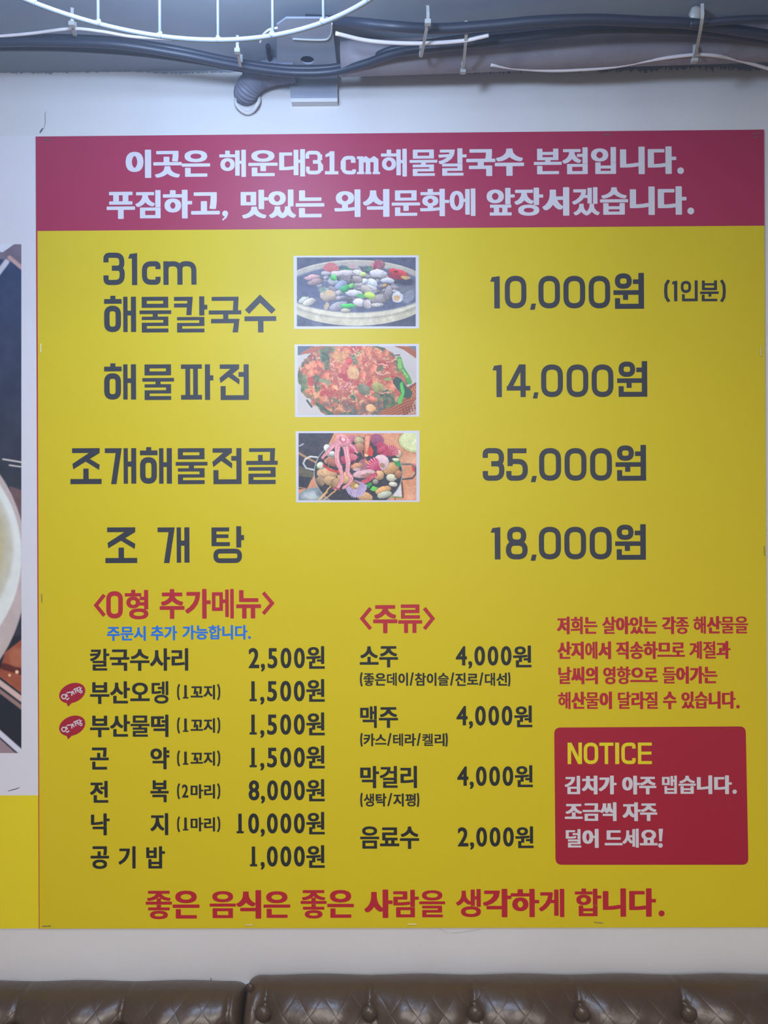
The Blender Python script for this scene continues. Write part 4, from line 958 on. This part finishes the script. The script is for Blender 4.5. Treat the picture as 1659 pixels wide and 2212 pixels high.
o = obj('side_gap_shade', *tube_data([H(579, 98, CEIL - .012), H(581, 118, CEIL - .012), H(587, 145, CEIL - .012)], 0.004, 6), M['hole'], br); o['label'] = 'dark strip standing for the shaded gap at the left side'  # dark rod put in where the gap beside the plate is in shade

def cable(name, pts, off, r, m, label, cat='cable', group=None):
    return tag(obj(name, *tube_data(ceil_path(pts, off), r, 12), M[m], smooth=True), label, cat, group)
cable('black_cable', [(660, 42, 0.0078), (700, 44, 0.0085), (730, 46, 0.016), (780, 50, 0.045), (850, 57), (950, 62), (1060, 55), (1160, 46), (1280, 42), (1400, 47), (1500, 52), (1659, 76), (1760, 95)], 0.062, 0.0072, 'black_cable', 'upper thick black cable sagging under the grey ceiling at right')
cable('black_cable', [(-80, 96), (0, 92), (100, 91), (250, 96), (380, 116), (480, 136), (560, 150), (640, 158), (720, 155), (790, 137), (850, 116), (930, 104), (1020, 95), (1120, 84), (1230, 70), (1320, 63), (1500, 67), (1659, 88), (1760, 104)], 0.050, 0.0062, 'black_cable', 'lower black cable looping below the steel bracket from left to right')
cable('black_cable', [(-80, 84), (0, 82), (100, 81), (250, 87), (380, 106), (480, 127), (560, 141), (640, 148), (720, 145), (790, 128), (850, 106), (930, 92), (1020, 80), (1100, 72), (1200, 62), (1300, 57), (1420, 58), (1520, 62), (1659, 82), (1760, 94)], 0.036, 0.0052, 'black_cable', 'thinner black cable lying close above the lower black one')
cable('black_cable', [(1490, 52), (1530, 48), (1590, 43), (1659, 41), (1760, 44)], 0.066, 0.0052, 'black_cable', 'short black cable branching up to the right edge')
cable('black_cable', [(-80, 106), (40, 104), (160, 106), (300, 116), (420, 132), (500, 146), (560, 156, 0.01)], 0.024, 0.0045, 'black_cable', 'thin dark cable behind the wire cage at left')
cable('white_cable', [(-80, 80), (0, 78), (70, 72), (155, 62), (220, 68), (285, 79), (370, 84)], 0.045, 0.0022, 'white_cable', 'thin white cable at the left edge under the wire cage')
cable('white_cable', [(725, 72), (790, 87), (860, 93), (930, 93), (1000, 88), (1035, 81), (1056, 76)], 0.066, 0.0028, 'white_cable', 'white cable with a cut end, tied to black cables right of the bracket')
cable('white_cable', [(1060, 140), (1110, 147), (1180, 152), (1240, 151), (1320, 145), (1400, 131), (1470, 121), (1520, 118), (1580, 126), (1659, 148), (1740, 172)], 0.052, 0.0026, 'white_cable', 'white cable winding along the wall top below the pipe')
cable('white_wire_loop', [(562, 92), (568, 76), (582, 64), (600, 60)], 0.03, 0.0018, 'white_cable', 'small pale wire loop beside the bracket', 'wire')

def zip_tie(x0, y0, x1, y1, off, head, label):
    a = np.array(H(x0, y0, CEIL - off)); b = np.array(H(x1, y1, CEIL - off + 0.004))
    t = thing('zip_tie', label, 'cable tie', tuple(b), 'cable ties round the ceiling cables')
    d = (b - a) / np.linalg.norm(b - a); s = np.cross(d, [0, 0, 1.0]); s /= np.linalg.norm(s)
    V = []
    mid = (a + b) / 2 + np.array([0, 0, -0.004])
    pts = [a + np.array([0, 0, .02]), a, mid, b, b + np.array([0, 0, .02])]
    pts = catmull(pts, 4); Fc = []
    for p in pts: V += [p - s * .0022, p + s * .0022, p + s * .0022 + np.array([0, 0, .0014]), p - s * .0022 + np.array([0, 0, .0014])]
    for i in range(len(pts) - 1):
        for k in range(4): Fc.append((4 * i + k, 4 * i + (k + 1) % 4, 4 * i + 4 + (k + 1) % 4, 4 * i + 4 + k))
    Fc += [(3, 2, 1, 0), (4 * len(pts) - 4, 4 * len(pts) - 3, 4 * len(pts) - 2, 4 * len(pts) - 1)]
    obj('strap', V, Fc, M['tie'], t)
    h = a if head == 'top' else b
    bx = np.array([(sx * .0042, sy * .0036, sz * .003) for sz in (-1, 1) for sx, sy in ((-1, -1), (1, -1), (1, 1), (-1, 1))]) + h + np.array([0, 0, -.003])
    obj('buckle', bx, [(0, 3, 2, 1), (4, 5, 6, 7), (0, 1, 5, 4), (1, 2, 6, 5), (2, 3, 7, 6), (3, 0, 4, 7)], M['tie'], t)
zip_tie(924, 44, 909, 124, 0.072, 'top', 'white cable tie left of the cut cable end, buckle at its top')
zip_tie(1007, 76, 1000, 150, 0.066, 'bottom', 'white cable tie through the cut cable end, buckle at its bottom')
zip_tie(1517, 40, 1500, 126, 0.072, 'bottom', 'grimy cable tie at the right over the black cables')
zip_tie(156, 48, 162, 78, 0.052, 'top', 'faint cable tie at the left edge on the white cable')
zip_tie(513, 106, 521, 146, 0.058, 'top', 'faint cable tie left of the bracket under the wire cage')
k0 = H(1503, 31, CEIL - 0.012)
def blob(c, r, n=10, m=7):
    V = []; Fc = []
    for i in range(m + 1):
        th = PI * i / m
        for k in range(n):
            ph = 2 * PI * k / n; w = 1 + random.uniform(-.18, .18)
            V.append((c[0] + r * w * math.sin(th) * math.cos(ph), c[1] + r * w * .7 * math.sin(th) * math.sin(ph), c[2] + r * w * math.cos(th)))
    for i in range(m):
        for k in range(n): Fc.append((i * n + k, (i + 1) * n + k, (i + 1) * n + (k + 1) % n, i * n + (k + 1) % n))
    return V, Fc
tag(obj('glue_blob', *blob(k0, 0.011), M['tie'], smooth=True), 'small grimy white lump of glue on the ceiling above the right cable tie', 'glue')

# ------------------------------------------------------------------ hanging wire cage with its lamp
CC = np.array([-0.2112, -0.7759, 0.5072 + Z0]); CR = 0.2453; TA, TB = -0.0535, 0.0345
U_ = np.array([math.cos(TA), 0, math.sin(TA)]); V_ = np.array([0, math.cos(TB), math.sin(TB)])
def rp(deg, r=CR, dz=0.0): a = math.radians(deg); return CC + r * (math.cos(a) * U_ + math.sin(a) * V_) + np.array([0, 0, dz])
cage = thing('wire_cage', 'round white wire cage hanging from the ceiling at upper left', 'wire cage', tuple(CC))
obj('rim', *tube_data([rp(k * 3) for k in range(120)], 0.0024, 10, True), M['wire'], cage, True)
TOP = 0.165
obj('top_ring', *tube_data([rp(k * 5, CR, TOP) for k in range(72)], 0.0022, 8, True), M['wire'], cage, True)
for k in range(26):
    dg = 85.4 + k * 360 / 26
    obj('wire', *tube_data([rp(dg), rp(dg, CR, TOP)], 0.0016, 8), M['wire'], cage, True)
for k in range(4):
    obj('spoke', *tube_data([rp(45 + 90 * k, CR, TOP), rp(45 + 90 * k, 0.02, TOP + .02)], 0.0025, 8), M['wire'], cage, True)
for k in range(26):
    dg = 85.4 + k * 360 / 26
    obj('weld', *blob(rp(dg, CR - .001, 0.001), 0.0034, 8, 5), M['wire'], cage, True)
obj('stem', *tube_data([CC + np.array([0, 0, TOP + .0]), np.array([CC[0], CC[1], CEIL + .001])], 0.012, 14), M['wire'], cage, True)
lampo = obj('lamp_socket', *tube_data([CC + np.array([0, 0, TOP + .02]), CC + np.array([0, 0, TOP - .03])], 0.022, 16), M['wire'], cage, True)
sph = blob((LAMP[0] + .0, LAMP[1], LAMP[2]), 0.001)
def sphere(c, r, n=20, m=12):
    V = []; Fc = []
    for i in range(m + 1):
        th = PI * i / m
        for k in range(n):
            ph = 2 * PI * k / n; V.append((c[0] + r * math.sin(th) * math.cos(ph), c[1] + r * math.sin(th) * math.sin(ph), c[2] + r * math.cos(th)))
    for i in range(m):
        for k in range(n): Fc.append((i * n + k, (i + 1) * n + k, (i + 1) * n + (k + 1) % n, i * n + (k + 1) % n))
    return V, Fc
LAMP_ON = True
b = obj('bulb', *sphere(CC + np.array([0, 0, TOP - .065]), 0.04), M['lamp'], cage, True); b['label'] = 'lit bluish white bulb'
bpy.data.objects['cage_lamp_light'].location = tuple(CC + np.array([0, 0, TOP - .12]))

# ------------------------------------------------------------------ tufted sofas below
def sofa(label, px0, px1, ytop, btn_px, btn_y, seed, capx=None):
    YF_ = -0.125                               # plane of the back's front face
    z_top = W((px0 + px1) / 2, ytop, -0.075)[2]
    xa, xb = W(px0, ytop, -0.09)[0], W(px1, ytop, -0.09)[0]
    bx = [W(p, btn_y, YF_)[0] for p in btn_px]; bz = W(btn_px[0], btn_y, YF_)[2]
    sp = bx[1] - bx[0]
    root = thing('sofa', label, 'sofa', ((xa + xb) / 2, -0.3, 0))
    rs = np.random.RandomState(seed)
    nx = int((xb - xa) / 0.0035) + 1; prof = []
    for k in range(7): prof.append((-0.012 - 0.0 * k, z_top - 0.10 + k * 0.013))
    for k in range(17):
        a = PI - k / 16 * PI * 0.55
        prof.append((-0.062 + 0.05 * -math.cos(a) * -1 if False else -0.062 - 0.05 * math.cos(PI - a) * -1 * -1, z_top - 0.024 + 0.024 * math.sin(a)))
    # simple profile: back edge, rounded crest, padded front
    prof = [(-0.012, z_top - 0.10 + k * 0.012) for k in range(7)]
    for k in range(1, 15):
        a = k / 14 * PI / 2 * 1.0
        prof.append((-0.012 - 0.050 * (1 - math.cos(a)), z_top - 0.026 + 0.026 * math.sin(a)))
    for k in range(1, 17):
        a = k / 16 * PI / 2
        prof.append((-0.062 - 0.058 * math.sin(a), z_top - 0.050 * (1 - math.cos(a))))
    z = z_top - 0.050
    while z > 0.47: z -= 0.0045; prof.append((-0.120, z))
    V = []; rows = len(prof)
    for (y, z) in prof:
        for i in range(nx):
            x = xa + (xb - xa) * i / (nx - 1)
            dy = 0; dz = 0
            front = min(1, max(0, (-y - 0.03) / 0.06))
            # dimples at the tufting buttons, rows staggered
            for r in range(5):
                zz = bz - r * 0.115; off = sp / 2 if r % 2 else 0
                u = ((x - bx[0] - off) / sp); fx = (u - round(u)) * sp; d2 = (fx * fx + (z - zz) ** 2)
                dy += (0.012 * math.exp(-d2 / (2 * 0.034 ** 2)) + 0.006 * math.exp(-d2 / (2 * 0.013 ** 2))) * front
            u = (x - bx[0]) / sp; fx = (u - round(u)) * sp
            # seam running from the first row of buttons up over the crest
            if z > bz:
                s_ = math.exp(-abs(fx) / 0.0032)
                dz -= 0.0034 * s_; dy += 0.0050 * s_
                dz += 0.0010 * math.cos(fx / sp * 2 * PI) * -1
            # diagonal pleats between the buttons
            if z <= bz + 0.004:
                t = (bz - z) / 0.115; w = abs(((u + t / 2) % 1) - 0.0); w = min(w, 1 - w); w2 = ((u - t / 2) % 1); w2 = min(w2, 1 - w2)
                dy += 0.0035 * (math.exp(-w * sp / 0.006) + math.exp(-w2 * sp / 0.006)) * front
            dy += 0.0012 * math.sin(x * 61 + z * 40 + seed) * front + 0.0009 * math.sin(x * 133 - z * 90) * front
            e = min(x - xa, xb - x); rr = 0.022
            if e < rr:
                k_ = 1 - math.sqrt(max(0, 1 - ((rr - e) / rr) ** 2)); dz -= 0.018 * k_ * min(1, max(0, (z - z_top + .1) / .1)); dy += 0.03 * k_ * front
            V.append((x, min(y + dy, -0.005), z + dz))
    Fc = [(r * nx + i, (r + 1) * nx + i, (r + 1) * nx + i + 1, r * nx + i + 1) for r in range(rows - 1) for i in range(nx - 1)]
    # close the ends
    for i, rev in ((0, False), (nx - 1, True)):
        n0 = len(V); V.append((V[i][0], -0.06, z_top - 0.25)); V.append((V[i][0], -0.012, 0.47))
        for r in range(rows - 1):
            f = (n0, (r + 1) * nx + i, r * nx + i); Fc.append(f if not rev else f[::-1])
        f = (n0, n0 + 1, (rows - 1) * nx + i); Fc.append(f if not rev else f[::-1])
    obj('backrest', V, Fc, M['leather'], root, True)
    for r in range(4):
        off = sp / 2 if r % 2 else 0; zz = bz - r * 0.115
        k0_ = math.ceil((xa + .03 - bx[0] - off) / sp); k1_ = math.floor((xb - .03 - bx[0] - off) / sp)
        for k in range(k0_, k1_ + 1):
            x = bx[0] + off + k * sp
            Vb, Fb = sphere((0, 0, 0), 1.0, 18, 10)
            Vb = [(x + v[0] * 0.0125, -0.1075 + v[1] * 0.0075, zz + v[2] * 0.0125) for v in Vb]
            obj('button', Vb, Fb, M['leather'], root, True)
    # seat and base, below the frame
    v, f = box_data(xa + .003, xb - .003, -0.62, -0.012, 0.12, 0.36); obj('base', v, f, M['base'], root)
    v, f = box_data(xa, xb, -0.64, -0.118, 0.36, 0.47)
    so = obj('seat_cushion', v, f, M['leather'], root); bv = so.modifiers.new('round', 'BEVEL'); bv.width = 0.03; bv.segments = 4
    for x in (xa + .06, xb - .06):
        for y in (-0.56, -0.08): obj('leg', *box_data(x - .02, x + .02, y - .02, y + .02, 0, 0.12), M['base'], root)
    return root, xa, z_top
sofa('brown tufted leather sofa at the lower left, its top slightly lower', -620, 519, 2148, [10, 245, 480], 2246, 3)
rt, xa, zt_ = sofa('brown button-tufted leather sofa along the bottom right, its top slightly higher', 523, 2180, 2133, [564, 797, 1026, 1259], 2207, 9)
c = W(540, 2131, -0.07)
o = obj('corner_knot', *blob((c[0], -0.07, c[2] - .001), 0.007, 10, 7), M['leather'], rt, True); o['label'] = 'puckered leather knot at the top left corner'

bpy.data.objects.remove(_fo, do_unlink=True)
for o_ in bpy.data.objects:
    if 'origin' in o_: del o_['origin']
